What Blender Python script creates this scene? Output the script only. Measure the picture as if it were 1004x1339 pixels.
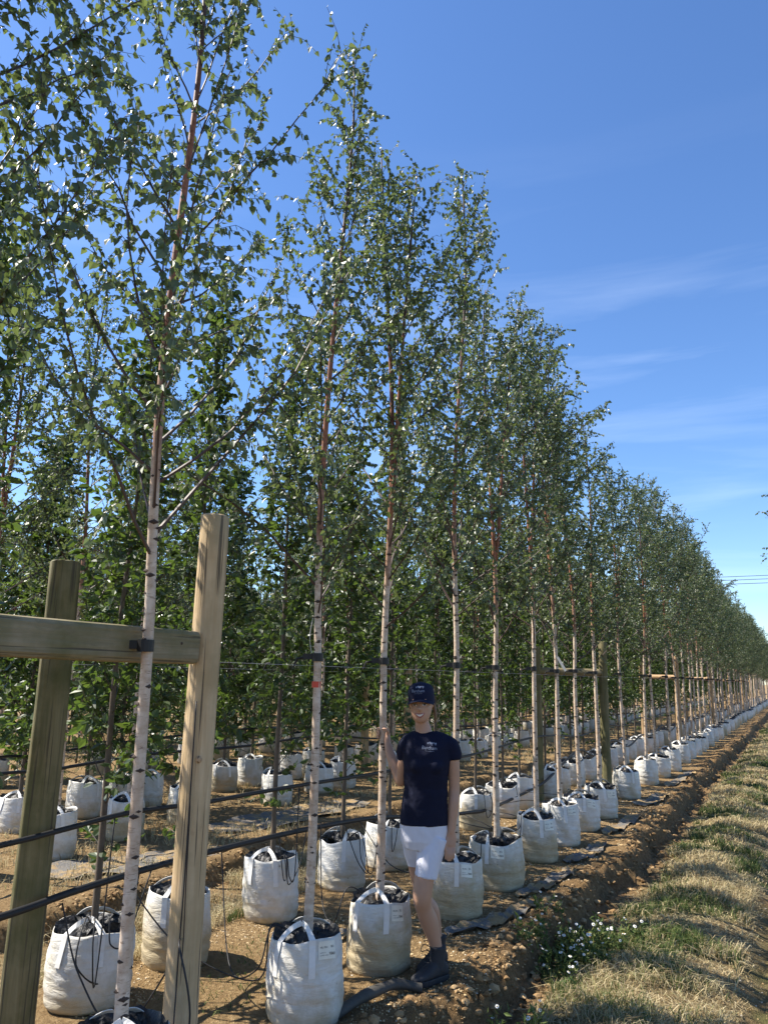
import bpy, bmesh, math, random
import numpy as np
from mathutils import Vector, Matrix

scene = bpy.context.scene
for o in list(bpy.data.objects):
    bpy.data.objects.remove(o)
COL = scene.collection
R = math.radians

# ------------------------------------------------------------------ camera
# world: +Y runs along the tree rows, +X to the right of them, z = 0 the top of the planting bed
CAM_H, FPX, ROLL, PITCH, YAW = 1.75, 1000.0, 0.02, math.atan(0.2146), R(28.07)
cam_d = bpy.data.cameras.new('camera')
cam_d.sensor_fit = 'HORIZONTAL'; cam_d.sensor_width = 36.0; cam_d.lens = FPX / 1004 * 36
cam_d.clip_start = 0.05; cam_d.clip_end = 3000
cam = bpy.data.objects.new('camera', cam_d); COL.objects.link(cam)
cam.matrix_world = (Matrix.Translation((0, 0, CAM_H)) @ Matrix.Rotation(YAW, 4, 'Z')
                    @ Matrix.Rotation(math.pi / 2 + PITCH, 4, 'X') @ Matrix.Rotation(ROLL, 4, 'Z'))
scene.camera = cam
scene.render.resolution_x, scene.render.resolution_y = 767, 1024

# ------------------------------------------------------------------ light
SUN_EL = R(50)
SUN_H = Vector((-0.95, -0.30)).normalized()
SUN_V = Vector((SUN_H.x * math.cos(SUN_EL), SUN_H.y * math.cos(SUN_EL), math.sin(SUN_EL)))
w = bpy.data.worlds.new('World'); scene.world = w; w.use_nodes = True
nt = w.node_tree; nt.nodes.clear()
out = nt.nodes.new('ShaderNodeOutputWorld'); bg = nt.nodes.new('ShaderNodeBackground')
sky = nt.nodes.new('ShaderNodeTexSky'); sky.sky_type = 'NISHITA'; sky.sun_disc = False
sky.sun_elevation = SUN_EL; sky.sun_rotation = math.atan2(SUN_H.x, SUN_H.y) % (2 * math.pi)
sky.air_density = 1.0; sky.dust_density = 0.3; sky.ozone_density = 5.0; sky.altitude = 50
tc = nt.nodes.new('ShaderNodeTexCoord'); mp = nt.nodes.new('ShaderNodeMapping')
mp.inputs['Scale'].default_value = (1.1, 1.6, 9.0); mp.inputs['Rotation'].default_value = (0.0, 0.10, 0.3); mp.inputs['Location'].default_value = (0.4, 0.7, 2.3)
cn = nt.nodes.new('ShaderNodeTexNoise'); cn.inputs['Scale'].default_value = 1.7
cn.inputs['Detail'].default_value = 7; cn.inputs['Roughness'].default_value = 0.55; cn.inputs['Distortion'].default_value = 0.5
cr = nt.nodes.new('ShaderNodeValToRGB')
cr.color_ramp.elements[0].position = 0.50; cr.color_ramp.elements[0].color = (0, 0, 0, 1)
cr.color_ramp.elements[1].position = 0.85; cr.color_ramp.elements[1].color = (0.14, 0.14, 0.14, 1)
cm = nt.nodes.new('ShaderNodeMix'); cm.data_type = 'RGBA'
cm.inputs['B'].default_value = (8.2, 9.0, 10.0, 1)
nt.links.new(tc.outputs['Generated'], mp.inputs['Vector']); nt.links.new(mp.outputs[0], cn.inputs['Vector'])
nt.links.new(cn.outputs['Fac'], cr.inputs[0]); sx = nt.nodes.new('ShaderNodeSeparateXYZ'); nt.links.new(tc.outputs['Generated'], sx.inputs[0])
cf = nt.nodes.new('ShaderNodeMapRange'); cf.inputs['From Min'].default_value = 0.62; cf.inputs['From Max'].default_value = 0.36
nt.links.new(sx.outputs[2], cf.inputs['Value'])
cmul = nt.nodes.new('ShaderNodeMath'); cmul.operation = 'MULTIPLY'; nt.links.new(cr.outputs[0], cmul.inputs[0]); nt.links.new(cf.outputs[0], cmul.inputs[1])
nt.links.new(cmul.outputs[0], cm.inputs['Factor'])
hs_ = nt.nodes.new('ShaderNodeHueSaturation'); hs_.inputs['Saturation'].default_value = 1.12; hs_.inputs['Hue'].default_value = 0.505
nt.links.new(sky.outputs[0], hs_.inputs['Color']); nt.links.new(hs_.outputs[0], cm.inputs['A']); nt.links.new(cm.outputs['Result'], bg.inputs[0])
bg.inputs[1].default_value = 0.108
nt.links.new(bg.outputs[0], out.inputs[0])
sun_d = bpy.data.lights.new('sun', 'SUN'); sun_d.energy = 5.0; sun_d.angle = R(0.53); sun_d.color = (1.0, 0.93, 0.82)
sun = bpy.data.objects.new('sun', sun_d); COL.objects.link(sun)
sun.rotation_euler = SUN_V.to_track_quat('Z', 'Y').to_euler(); sun.location = SUN_V * 60
scene.view_settings.view_transform = 'Standard'; scene.view_settings.look = 'None'
scene.view_settings.exposure = 1.08; scene.view_settings.gamma = 1.0

# ------------------------------------------------------------------ helpers
c_, s_ = math.cos(PITCH), math.sin(PITCH); cy_, sy_ = math.cos(YAW), math.sin(YAW)
cr_, sr_ = math.cos(ROLL), math.sin(ROLL)
def at_x(px, py, X):
    """photo pixel -> point on the vertical plane x = X (the row the thing belongs to)"""
    u, v = px - 502, 669.5 - py
    u, v = u * cr_ - v * sr_, u * sr_ + v * cr_
    f = FPX * c_ - v * s_; z = FPX * s_ + v * c_
    dx, dy = u * cy_ - f * sy_, u * sy_ + f * cy_
    t = X / dx
    return (X, dy * t, CAM_H + z * t)

def put(name, me, parent=None, loc=None, rot=None, scale=None, label=None, cat=None, group=None, kind=None):
    o = bpy.data.objects.new(name, me); COL.objects.link(o)
    if parent is not None: o.parent = parent
    if loc is not None: o.location = loc
    if rot is not None: o.rotation_euler = rot
    if scale is not None: o.scale = scale
    if label: o['label'] = label
    if cat: o['category'] = cat
    if group: o['group'] = group
    if kind: o['kind'] = kind
    return o

def mesh(name, V, F, mat=None, smooth=False, midx=None):
    me = bpy.data.meshes.new(name)
    V = V.tolist() if isinstance(V, np.ndarray) else V
    F = F.tolist() if isinstance(F, np.ndarray) else F
    me.from_pydata(V, [], F)
    if mat is not None:
        for m in (mat if isinstance(mat, (list, tuple)) else [mat]): me.materials.append(m)
    if midx is not None: me.polygons.foreach_set('material_index', np.asarray(midx, dtype=np.int32))
    if smooth: me.polygons.foreach_set('use_smooth', [True] * len(me.polygons))
    me.update()
    return me

class Geo:
    """collects pieces of ONE part"""
    def __init__(s): s.V = []; s.F = []; s.M = []; s.n = 0
    def add(s, V, F, m=0):
        V = np.asarray(V, float); s.V.append(V)
        s.F += [tuple(int(i) + s.n for i in f) for f in F]; s.M += [m] * len(F); s.n += len(V)
    def mesh(s, name, mat, smooth=False):
        return mesh(name, np.concatenate(s.V), s.F, mat, smooth, s.M)

def nrm(v):
    v = np.asarray(v, float); return v / (np.linalg.norm(v, axis=-1, keepdims=True) + 1e-9)

def tube(P, rad, sides=8, cap=True, ell=None, ref=None):
    """swept tube through P with radii rad; ell = second radius for ellipses"""
    P = np.asarray(P, float); n = len(P); rad = np.broadcast_to(np.asarray(rad, float), (n,))
    r2 = rad if ell is None else np.broadcast_to(np.asarray(ell, float), (n,))
    T = nrm(np.gradient(P, axis=0))
    r = np.array(ref if ref is not None else ((1, 0, 0) if abs(T[0][0]) < 0.8 else (0, 1, 0)), float)
    V = []; a = np.linspace(0, 2 * math.pi, sides, endpoint=False)
    for i in range(n):
        b = r - T[i] * np.dot(r, T[i]); b /= np.linalg.norm(b) + 1e-9
        if ref is None: r = b
        c = np.cross(T[i], b)
        V.append(P[i] + np.outer(np.cos(a) * rad[i], b) + np.outer(np.sin(a) * r2[i], c))
    V = np.concatenate(V); F = []
    for i in range(n - 1):
        for j in range(sides):
            k = (j + 1) % sides
            F.append((i * sides + j, i * sides + k, (i + 1) * sides + k, (i + 1) * sides + j))
    if cap:
        F.append(tuple(range(sides - 1, -1, -1))); F.append(tuple((n - 1) * sides + j for j in range(sides)))
    return V, F

def spline(P, n):
    """Catmull-Rom through P"""
    P = np.asarray(P, float); P = np.vstack([2 * P[0] - P[1], P, 2 * P[-1] - P[-2]])
    t = np.linspace(0, len(P) - 3 - 1e-6, n); i = t.astype(int); f = (t - i)[:, None]
    a, b, c, d = P[i], P[i + 1], P[i + 2], P[i + 3]
    return 0.5 * (2 * b + (c - a) * f + (2 * a - 5 * b + 4 * c - d) * f ** 2 + (3 * b - a - 3 * c + d) * f ** 3)

def ribbon(P, W, th=0.0015):
    """flat strap: centre points P, half-width vectors W"""
    P = np.asarray(P, float); W = np.asarray(W, float)
    T = nrm(np.gradient(P, axis=0)); N = nrm(np.cross(T, W)) * th
    V = np.concatenate([P - W + N, P + W + N, P + W - N, P - W - N]); n = len(P); F = []
    for i in range(n - 1):
        for k in range(4):
            a, b = k * n, ((k + 1) % 4) * n
            F.append((a + i, b + i, b + i + 1, a + i + 1))
    F.append((0, 3 * n, 2 * n, n)); F.append((n - 1, 2 * n - 1, 3 * n - 1, 4 * n - 1))
    return V, F

def box(c, s):
    c = np.array(c); s = np.array(s) / 2
    V = [c + s * np.array(k) for k in [(-1,-1,-1),(1,-1,-1),(1,1,-1),(-1,1,-1),(-1,-1,1),(1,-1,1),(1,1,1),(-1,1,1)]]
    return V, [(0,3,2,1),(4,5,6,7),(0,1,5,4),(1,2,6,5),(2,3,7,6),(3,0,4,7)]

def ellipsoid(c, r, nu=14, nv=9):
    V = [(c[0], c[1], c[2] - r[2])]
    for i in range(1, nv):
        t = math.pi * i / nv - math.pi / 2
        for j in range(nu):
            a = 2 * math.pi * j / nu
            V.append((c[0] + r[0] * math.cos(t) * math.cos(a), c[1] + r[1] * math.cos(t) * math.sin(a), c[2] + r[2] * math.sin(t)))
    V.append((c[0], c[1], c[2] + r[2])); F = []; L = len(V) - 1
    for j in range(nu):
        F.append((0, 1 + (j + 1) % nu, 1 + j)); b = 1 + (nv - 2) * nu
        F.append((L, b + j, b + (j + 1) % nu))
    for i in range(nv - 2):
        for j in range(nu):
            a, b = 1 + i * nu, 1 + (i + 1) * nu; k = (j + 1) % nu
            F.append((a + j, a + k, b + k, b + j))
    return np.array(V), F

def _hash(ix, iy, seed):
    h = (ix * 374761393 + iy * 668265263 + seed * 974634777) & 0xffffffff
    h = ((h ^ (h >> 13)) * 1274126177) & 0xffffffff
    return ((h ^ (h >> 16)) & 0xffff) / 65535.0
def vnoise(x, y, seed=0):
    x = np.asarray(x, float); y = np.asarray(y, float)
    ix = np.floor(x).astype(np.int64); iy = np.floor(y).astype(np.int64); fx = x - ix; fy = y - iy
    fx = fx * fx * (3 - 2 * fx); fy = fy * fy * (3 - 2 * fy)
    a, b = _hash(ix, iy, seed), _hash(ix + 1, iy, seed); c, d = _hash(ix, iy + 1, seed), _hash(ix + 1, iy + 1, seed)
    return (a + (b - a) * fx) * (1 - fy) + (c + (d - c) * fx) * fy
def fbm(x, y, seed=0, oct=4):
    s = 0; amp = 0.5; k = 1.0
    for i in range(oct):
        s = s + amp * vnoise(np.asarray(x) * k + 17.3 * i, np.asarray(y) * k - 9.1 * i, seed + i); amp *= 0.5; k *= 2.03
    return s / (1 - 0.5 ** oct)
def sstep(a, b, x):
    t = np.clip((np.asarray(x, float) - a) / (b - a), 0, 1); return t * t * (3 - 2 * t)

# ------------------------------------------------------------------ materials
class Mat:
    def __init__(s, name, rough=0.6, spec=0.5, col=(0.5, 0.5, 0.5)):
        s.m = bpy.data.materials.new(name); s.m.use_nodes = True; s.nt = s.m.node_tree
        s.b = s.nt.nodes['Principled BSDF']; s.b.inputs['Roughness'].default_value = rough
        s.b.inputs['Specular IOR Level'].default_value = spec; s.b.inputs['Base Color'].default_value = (*col, 1)
    def node(s, t, **k):
        n = s.nt.nodes.new(t)
        for a, v in k.items(): setattr(n, a, v)
        return n
    def link(s, a, b): s.nt.links.new(a, b)
    def coord(s, kind='Object', scale=(1, 1, 1)):
        t = s.node('ShaderNodeTexCoord'); m = s.node('ShaderNodeMapping'); m.inputs['Scale'].default_value = scale
        s.link(t.outputs[kind], m.inputs[0]); return m.outputs[0]
    def geo(s, scale=(1, 1, 1)):
        t = s.node('ShaderNodeNewGeometry'); m = s.node('ShaderNodeMapping'); m.inputs['Scale'].default_value = scale
        s.link(t.outputs['Position'], m.inputs[0]); return m.outputs[0]
    def noise(s, vec, scale, detail=4, rough=0.55, dist=0.0):
        n = s.node('ShaderNodeTexNoise'); n.inputs['Scale'].default_value = scale; n.inputs['Detail'].default_value = detail
        n.inputs['Roughness'].default_value = rough; n.inputs['Distortion'].default_value = dist
        s.link(vec, n.inputs['Vector']); return n.outputs['Fac']
    def ramp(s, fac, stops):
        n = s.node('ShaderNodeValToRGB'); e = n.color_ramp.elements
        while len(e) < len(stops): e.new(0.5)
        for el, (p, c) in zip(e, stops):
            el.position = p; el.color = (*c, 1) if len(c) == 3 else c
        s.link(fac, n.inputs[0]); return n.outputs[0]
    def mix(s, fac, a, b, blend='MIX'):
        n = s.node('ShaderNodeMix', data_type='RGBA', blend_type=blend)
        for k, v in (('Factor', fac), ('A', a), ('B', b)):
            if hasattr(v, 'is_linked'): s.link(v, n.inputs[k])
            else: n.inputs[k].default_value = v if k == 'Factor' else (*v, 1)
        return n.outputs['Result']
    def math(s, op, a, b=0.0, c=None):
        n = s.node('ShaderNodeMath', operation=op)
        for i, v in enumerate((a, b) if c is None else (a, b, c)):
            if hasattr(v, 'is_linked'): s.link(v, n.inputs[i])
            else: n.inputs[i].default_value = v
        return n.outputs[0]
    def color(s, v): s.link(v, s.b.inputs['Base Color'])
    def bump(s, h, strength=0.4, dist=0.01):
        n = s.node('ShaderNodeBump'); n.inputs['Strength'].default_value = strength; n.inputs['Distance'].default_value = dist
        s.link(h, n.inputs['Height']); s.link(n.outputs[0], s.b.inputs['Normal'])
    def z(s, kind='Object'):
        t = s.node('ShaderNodeTexCoord'); x = s.node('ShaderNodeSeparateXYZ'); s.link(t.outputs[kind], x.inputs[0]); return x.outputs

def plain(name, col, rough=0.6, spec=0.5, bump=None, var=0.12, scale=30):
    m = Mat(name, rough, spec, col); v = m.coord()
    n = m.noise(v, scale, 5)
    m.color(m.mix(n, tuple(c * (1 - var) for c in col), tuple(min(1, c * (1 + var)) for c in col)))
    if bump: m.bump(m.noise(v, bump[0], 4), bump[1], bump[2])
    return m.m

def leaf_mat(name, stops, trans, tfac, rough=0.42, spec=0.5):
    m = Mat(name, rough, spec); g = m.node('ShaderNodeNewGeometry')
    oi = m.node('ShaderNodeObjectInfo')
    r = m.math('FRACT', m.math('ADD', g.outputs['Random Per Island'], oi.outputs['Random']))
    col = m.ramp(r, stops); m.color(col)
    t = m.node('ShaderNodeBsdfTranslucent'); m.link(m.mix(0.6, col, trans), t.inputs[0])
    mx = m.node('ShaderNodeMixShader'); mx.inputs[0].default_value = tfac
    o = m.nt.nodes['Material Output']
    m.link(m.b.outputs[0], mx.inputs[1]); m.link(t.outputs[0], mx.inputs[2]); m.link(mx.outputs[0], o.inputs[0])
    return m.m

M_BIRCH_LEAF = leaf_mat('birch_leaf', [(0, (0.038, 0.064, 0.036)), (0.5, (0.076, 0.112, 0.058)), (0.88, (0.110, 0.148, 0.072)), (1, (0.20, 0.24, 0.08))], (0.26, 0.34, 0.07), 0.34, 0.44, 0.65)
M_HORN_LEAF = leaf_mat('hornbeam_leaf', [(0, (0.020, 0.038, 0.014)), (0.6, (0.040, 0.070, 0.020)), (1, (0.085, 0.125, 0.03))], (0.20, 0.32, 0.04), 0.30, 0.42)
M_EVER_LEAF = leaf_mat('evergreen_leaf', [(0, (0.030, 0.062, 0.024)), (0.7, (0.05, 0.095, 0.035)), (1, (0.11, 0.16, 0.05))], (0.16, 0.26, 0.05), 0.16, 0.28, 0.7)
M_CON_LEAF = leaf_mat('conifer_frond', [(0, (0.020, 0.045, 0.016)), (0.6, (0.036, 0.075, 0.024)), (1, (0.07, 0.12, 0.03))], (0.12, 0.22, 0.05), 0.25, 0.5)
M_PURPLE_LEAF = leaf_mat('purple_leaf', [(0, (0.022, 0.016, 0.020)), (0.7, (0.04, 0.028, 0.028)), (1, (0.09, 0.05, 0.035))], (0.12, 0.05, 0.03), 0.2, 0.4)

def birch_bark():
    m = Mat('birch_bark', 0.62, 0.35); xyz = m.z(); zz = xyz[2]
    vs = m.coord('Object', (22, 22, 34)); band = m.noise(vs, 1.0, 5, 0.65)
    vb = m.coord('Object', (9, 9, 3.2)); big = m.noise(vb, 1.0, 4)
    white = m.ramp(band, [(0.24, (0.26, 0.17, 0.11)), (0.38, (0.46, 0.35, 0.26)), (0.62, (0.62, 0.52, 0.42))])
    white = m.mix(m.ramp(big, [(0.45, (0, 0, 0)), (0.65, (0.75, 0.75, 0.75))]), white, (0.40, 0.27, 0.17))
    red = m.ramp(band, [(0.3, (0.14, 0.055, 0.03)), (0.6, (0.32, 0.135, 0.075))])
    t = m.math('ADD', zz, m.math('MULTIPLY', m.math('SUBTRACT', big, 0.5), 1.3))
    k1 = m.ramp(m.math('DIVIDE', t, 6.0), [(0.39, (0, 0, 0)), (0.50, (1, 1, 1))])
    k2 = m.ramp(m.math('DIVIDE', t, 6.0), [(0.68, (0, 0, 0)), (0.80, (1, 1, 1))])
    vd = m.coord('Object', (26, 26, 150)); dash = m.noise(vd, 1.0, 3, 0.5); white = m.mix(m.ramp(dash, [(0.62, (0, 0, 0)), (0.70, (0.75, 0.75, 0.75))]), white, (0.17, 0.11, 0.075))
    c = m.mix(k1, white, red); c = m.mix(k2, c, (0.075, 0.045, 0.035))
    m.color(c); m.bump(m.noise(vs, 1.6, 3), 0.5, 0.002); return m.m
M_BARK = birch_bark()
M_KNOT = plain('bark_knot', (0.045, 0.028, 0.02), 0.8)
M_TWIG = plain('birch_twig', (0.06, 0.036, 0.03), 0.6)
M_GREYBARK = plain('grey_bark', (0.115, 0.09, 0.066), 0.75, 0.3, (60, 0.5, 0.004), 0.35, 40)
M_DARKTWIG = plain('dark_twig', (0.05, 0.04, 0.03), 0.7)
M_BLACK = plain('black_rubber', (0.012, 0.012, 0.013), 0.5, 0.4)
M_PIPE = plain('black_pipe', (0.014, 0.014, 0.015), 0.55, 0.4, (120, 0.2, 0.002), 0.3, 15)
M_LINER = plain('black_polythene', (0.010, 0.010, 0.011), 0.46, 0.4, (45, 0.6, 0.012), 0.2)
M_DUSTY = plain('dusty_black_plastic', (0.06, 0.056, 0.048), 0.65, 0.3, (30, 0.5, 0.01), 0.5, 10)
M_WIRE = plain('steel_wire', (0.35, 0.35, 0.36), 0.4)
M_STRING = plain('pale_string', (0.42, 0.42, 0.40), 0.7)
M_TAPE = plain('red_tape', (0.55, 0.06, 0.03), 0.5)
M_INK = plain('black_ink', (0.02, 0.02, 0.025), 0.6)

def bag_mat(name, stain, strap=False):
    m = Mat(name, 0.62, 0.35); xyz = m.z(); oi = m.node('ShaderNodeObjectInfo')
    v = m.coord('Object', (1, 1, 1))
    off = m.node('ShaderNodeVectorMath', operation='ADD'); m.link(v, off.inputs[0])
    cb = m.node('ShaderNodeCombineXYZ'); m.link(m.math('MULTIPLY', oi.outputs['Random'], 37.0), cb.inputs[0]); m.link(cb.outputs[0], off.inputs[1])
    n1 = m.noise(off.outputs[0], 7, 5, 0.6); n2 = m.noise(off.outputs[0], 40, 4)
    base = m.mix(n2, (0.55, 0.535, 0.49), (0.71, 0.695, 0.65))
    # splashed soil on the lower cloth and blotches of algae and dust
    lvl = m.math('SUBTRACT', m.math('ADD', m.math('MULTIPLY', n1, 0.42), stain - 0.16), xyz[2])
    k = m.ramp(lvl, [(0.0, (0, 0, 0)), (0.24, (0.85, 0.85, 0.85))])
    c = m.mix(k, base, m.mix(n2, (0.27, 0.20, 0.09), (0.42, 0.33, 0.17)))
    blot = m.ramp(n1, [(0.48, (0, 0, 0)), (0.75, (0.55, 0.55, 0.55))])
    c = m.mix(blot, c, (0.46, 0.40, 0.27))
    sp = m.noise(off.outputs[0], 28, 1, 0.3); c = m.mix(m.ramp(sp, [(0.78, (0, 0, 0)), (0.82, (0.7, 0.7, 0.7))]), c, (0.16, 0.12, 0.08))
    m.color(c)
    vw = m.coord('Object', (1, 1, 3.2)); wr = m.noise(vw, 9, 4, 0.6, 0.6)
    m.bump(m.math('ADD', m.math('MULTIPLY', wr, 1.0), m.math('MULTIPLY', m.noise(v, 260, 2), 0.10)), 0.6, 0.02)
    return m.m
M_BAG = bag_mat('woven_bag_white', 0.17)
M_BAG_DIRTY = bag_mat('woven_bag_soiled', 0.36)
M_STRAP = plain('webbing_strap', (0.70, 0.69, 0.66), 0.65, 0.3, (300, 0.3, 0.001), 0.1, 60)
M_LABEL = plain('paper_label', (0.74, 0.73, 0.64), 0.55, 0.3)

def wood_mat(name, a, b, moss, rough=0.7):
    m = Mat(name, rough, 0.25); v = m.coord('Object', (16, 16, 1.1)); g = m.noise(v, 2.2, 6, 0.6, 0.6)
    v2 = m.coord('Object', (1, 1, 1)); big = m.noise(v2, 5, 5)
    c = m.mix(m.ramp(g, [(0.35, (0, 0, 0)), (0.65, (1, 1, 1))]), a, b)
    c = m.mix(m.ramp(big, [(0.42, (0, 0, 0)), (0.66, (0.95, 0.95, 0.95))]), c, moss)
    v4 = m.coord('Object', (7, 7, 2.5)); kn = m.noise(v4, 1.3, 5, 0.6, 1.2); c = m.mix(m.ramp(kn, [(0.60, (0, 0, 0)), (0.72, (0.6, 0.6, 0.6))]), c, tuple(q * 0.5 for q in a))
    v3 = m.coord('Object', (60, 60, 1.2)); cr = m.noise(v3, 1.0, 2)
    c = m.mix(m.ramp(cr, [(0.35, (0.8, 0.8, 0.8)), (0.39, (0, 0, 0))]), c, (0.06, 0.05, 0.035))
    m.color(c); m.bump(m.math('ADD', g, cr), 0.7, 0.006); return m.m
M_PALE_WOOD = wood_mat('peeled_pine', (0.44, 0.31, 0.17), (0.58, 0.44, 0.27), (0.38, 0.28, 0.15))
M_GREEN_WOOD = wood_mat('treated_green_timber', (0.13, 0.115, 0.055), (0.21, 0.18, 0.095), (0.09, 0.09, 0.035))
M_TAN_WOOD = wood_mat('tan_timber', (0.34, 0.22, 0.12), (0.46, 0.31, 0.18), (0.27, 0.19, 0.10))
M_GREY_WOOD = wood_mat('weathered_rail', (0.19, 0.155, 0.09), (0.29, 0.24, 0.15), (0.14, 0.125, 0.055))
M_RAIL_X = M_GREY_WOOD.copy(); M_RAIL_X.name = 'weathered_rail_lengthwise'
for nd in M_RAIL_X.node_tree.nodes:
    if nd.type == 'MAPPING':
        s0 = nd.inputs['Scale'].default_value; nd.inputs['Scale'].default_value = (s0[0], s0[2], s0[0]) if s0[2] != s0[0] else s0

def ground_mat():
    m = Mat('nursery_soil', 0.9, 0.15); v = m.geo()
    at = m.node('ShaderNodeVertexColor', layer_name='zone'); sp = m.node('ShaderNodeSeparateColor'); m.link(at.outputs[0], sp.inputs[0])
    n1 = m.noise(v, 1.6, 6, 0.6); n2 = m.noise(v, 26, 6, 0.7); n3 = m.noise(v, 130, 3, 0.6)
    soil = m.ramp(n2, [(0.28, (0.14, 0.088, 0.042)), (0.48, (0.29, 0.20, 0.10)), (0.70, (0.49, 0.37, 0.205))])
    soil = m.mix(m.ramp(n1, [(0.4, (0, 0, 0)), (0.65, (0.7, 0.7, 0.7))]), soil, m.ramp(n3, [(0.3, (0.19, 0.115, 0.05)), (0.7, (0.40, 0.275, 0.13))]))
    thatch = m.ramp(n2, [(0.3, (0.16, 0.115, 0.055)), (0.7, (0.40, 0.31, 0.17))])
    green = m.ramp(n2, [(0.3, (0.035, 0.06, 0.018)), (0.7, (0.10, 0.14, 0.045))])
    c = m.mix(sp.outputs[0], soil, thatch); c = m.mix(sp.outputs[1], c, green)
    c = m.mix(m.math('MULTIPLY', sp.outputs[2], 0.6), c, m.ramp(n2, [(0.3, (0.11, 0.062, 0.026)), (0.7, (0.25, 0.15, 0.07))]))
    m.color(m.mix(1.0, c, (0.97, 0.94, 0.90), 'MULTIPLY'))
    m.bump(m.math('ADD', n2, m.math('MULTIPLY', n3, 0.55)), 1.0, 0.045); return m.m
M_GROUND = ground_mat()
def isl(name, stops, rough=0.75, trans=None):
    m = Mat(name, rough, 0.25); g = m.node('ShaderNodeNewGeometry'); c = m.ramp(g.outputs['Random Per Island'], stops); m.color(c)
    if trans:
        t = m.node('ShaderNodeBsdfTranslucent'); m.link(c, t.inputs[0]); mx = m.node('ShaderNodeMixShader'); mx.inputs[0].default_value = trans
        o = m.nt.nodes['Material Output']; m.link(m.b.outputs[0], mx.inputs[1]); m.link(t.outputs[0], mx.inputs[2]); m.link(mx.outputs[0], o.inputs[0])
    return m.m
M_STRAW = isl('dry_grass', [(0, (0.27, 0.20, 0.10)), (0.5, (0.48, 0.39, 0.22)), (0.85, (0.64, 0.55, 0.34)), (1, (0.24, 0.25, 0.10))], 0.7, 0.3)
M_GRASS = isl('green_grass', [(0, (0.05, 0.085, 0.022)), (0.6, (0.10, 0.145, 0.04)), (1, (0.22, 0.22, 0.085))], 0.6, 0.3)
M_STONE = isl('gravel', [(0, (0.20, 0.13, 0.06)), (0.5, (0.40, 0.28, 0.14)), (0.9, (0.55, 0.42, 0.24)), (1, (0.62, 0.56, 0.45))], 0.9)
def cover_mat():
    m = Mat('woven_ground_cover', 0.75, 0.25); v = m.coord(); n = m.noise(v, 5, 6, 0.65); f = m.noise(v, 60, 3)
    c = m.mix(f, (0.10, 0.095, 0.088), (0.19, 0.18, 0.165)); so = m.mix(f, (0.20, 0.13, 0.06), (0.42, 0.30, 0.15))
    m.color(m.mix(m.ramp(n, [(0.46, (0, 0, 0)), (0.56, (1, 1, 1))]), c, so)); m.bump(m.math('ADD', n, f), 0.7, 0.02); return m.m
M_MEMBRANE = cover_mat()
M_PETAL = plain('white_petal', (0.80, 0.80, 0.78), 0.6)
M_YOLK = plain('yellow_flower_eye', (0.65, 0.42, 0.04), 0.6)

# ------------------------------------------------------------------ ground
def bank_edge(Y):
    return -1.78 + 0.10 * (fbm(np.asarray(Y) * 3.1, 0 * np.asarray(Y) + 1.7, 15, 3) - 0.5) * 2 + 0.20 * (fbm(np.asarray(Y) * 0.8, 0 * np.asarray(Y) + 3.3, 5, 4) - 0.5) * 2
def left_edge(Y):
    return -5.02 + 0.14 * (fbm(np.asarray(Y) * 0.9, 0 * np.asarray(Y) + 8.3, 7, 4) - 0.5) * 2
def ground_h(X, Y):
    X = np.asarray(X, float); Y = np.asarray(Y, float)
    e = bank_edge(Y); t = sstep(0.0, 0.15, X - e)
    h = -0.20 * t
    h = h + 0.045 * np.exp(-((X - e + 0.10) / 0.10) ** 2) * fbm(X * 3, Y * 2, 11)
    h = h + t * 0.09 * np.exp(-((X + 1.0) / 0.33) ** 2) * (0.5 + fbm(X * 1.5, Y * 1.5, 3))
    h = h - 0.07 * np.exp(-((X + 0.36) / 0.13) ** 2) * t
    le = left_edge(Y); a = sstep(0.0, 0.13, X - le) * sstep(-3.75, -4.35, X)
    h = h - 0.15 * a + 0.03 * np.exp(-((X - le + 0.08) / 0.08) ** 2)
    a2 = sstep(-9.35, -9.2, X) * sstep(-8.4, -8.7, X); h = h - 0.13 * a2
    rough = 0.020 + 0.06 * t * (1 - sstep(0.2, 0.5, X - e)) + 0.02 * a + 0.030 * np.exp(-((X - e + 0.05) / 0.22) ** 2)
    h = h + rough * (fbm(X * 6, Y * 6, 21, 5) - 0.5) * 1.6 + 0.02 * (fbm(X * 1.1, Y * 1.1, 33, 3) - 0.5)
    # clods broken off along the bank
    band = np.exp(-((X - e - 0.06) / 0.13) ** 2)
    h = h + band * 0.14 * (np.abs(fbm(X * 9, Y * 9, 41, 3) - 0.5) * 2 - 0.2)
    return h
def gz(x, y): return float(ground_h(np.array([x]), np.array([y]))[0])

def axis(breaks):
    o = []
    for a, b, st in breaks: o.append(np.arange(a, b, st))
    return np.concatenate(o + [[breaks[-1][1]]])
gx = np.concatenate([[-900, -500, -250, -120, -60, -40], axis([(-30, -12, 0.8), (-12, -5.6, 0.16), (-5.6, -4.0, 0.05), (-4.0, -2.4, 0.08), (-2.4, -0.1, 0.028), (-0.1, 2, 0.12), (2, 20, 1.2)]), [40, 80, 200, 500, 900]])
gy = [-60.0, -20, -8, -2, 0, 1, 1.6]; st = 0.030
while gy[-1] < 120: gy.append(gy[-1] + st); st *= 1.0115
gy = np.concatenate([gy, [160, 240, 400, 700, 1200]])
GX, GY = np.meshgrid(gx, gy)
fade = np.exp(-np.maximum(0, np.abs(GX + 3) - 25) / 10)
GZ = ground_h(GX, GY) * fade
nx, ny = len(gx), len(gy)
idx = np.arange(nx * ny).reshape(ny, nx)
Fq = np.stack([idx[:-1, :-1], idx[:-1, 1:], idx[1:, 1:], idx[1:, :-1]], -1).reshape(-1, 4)
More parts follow.
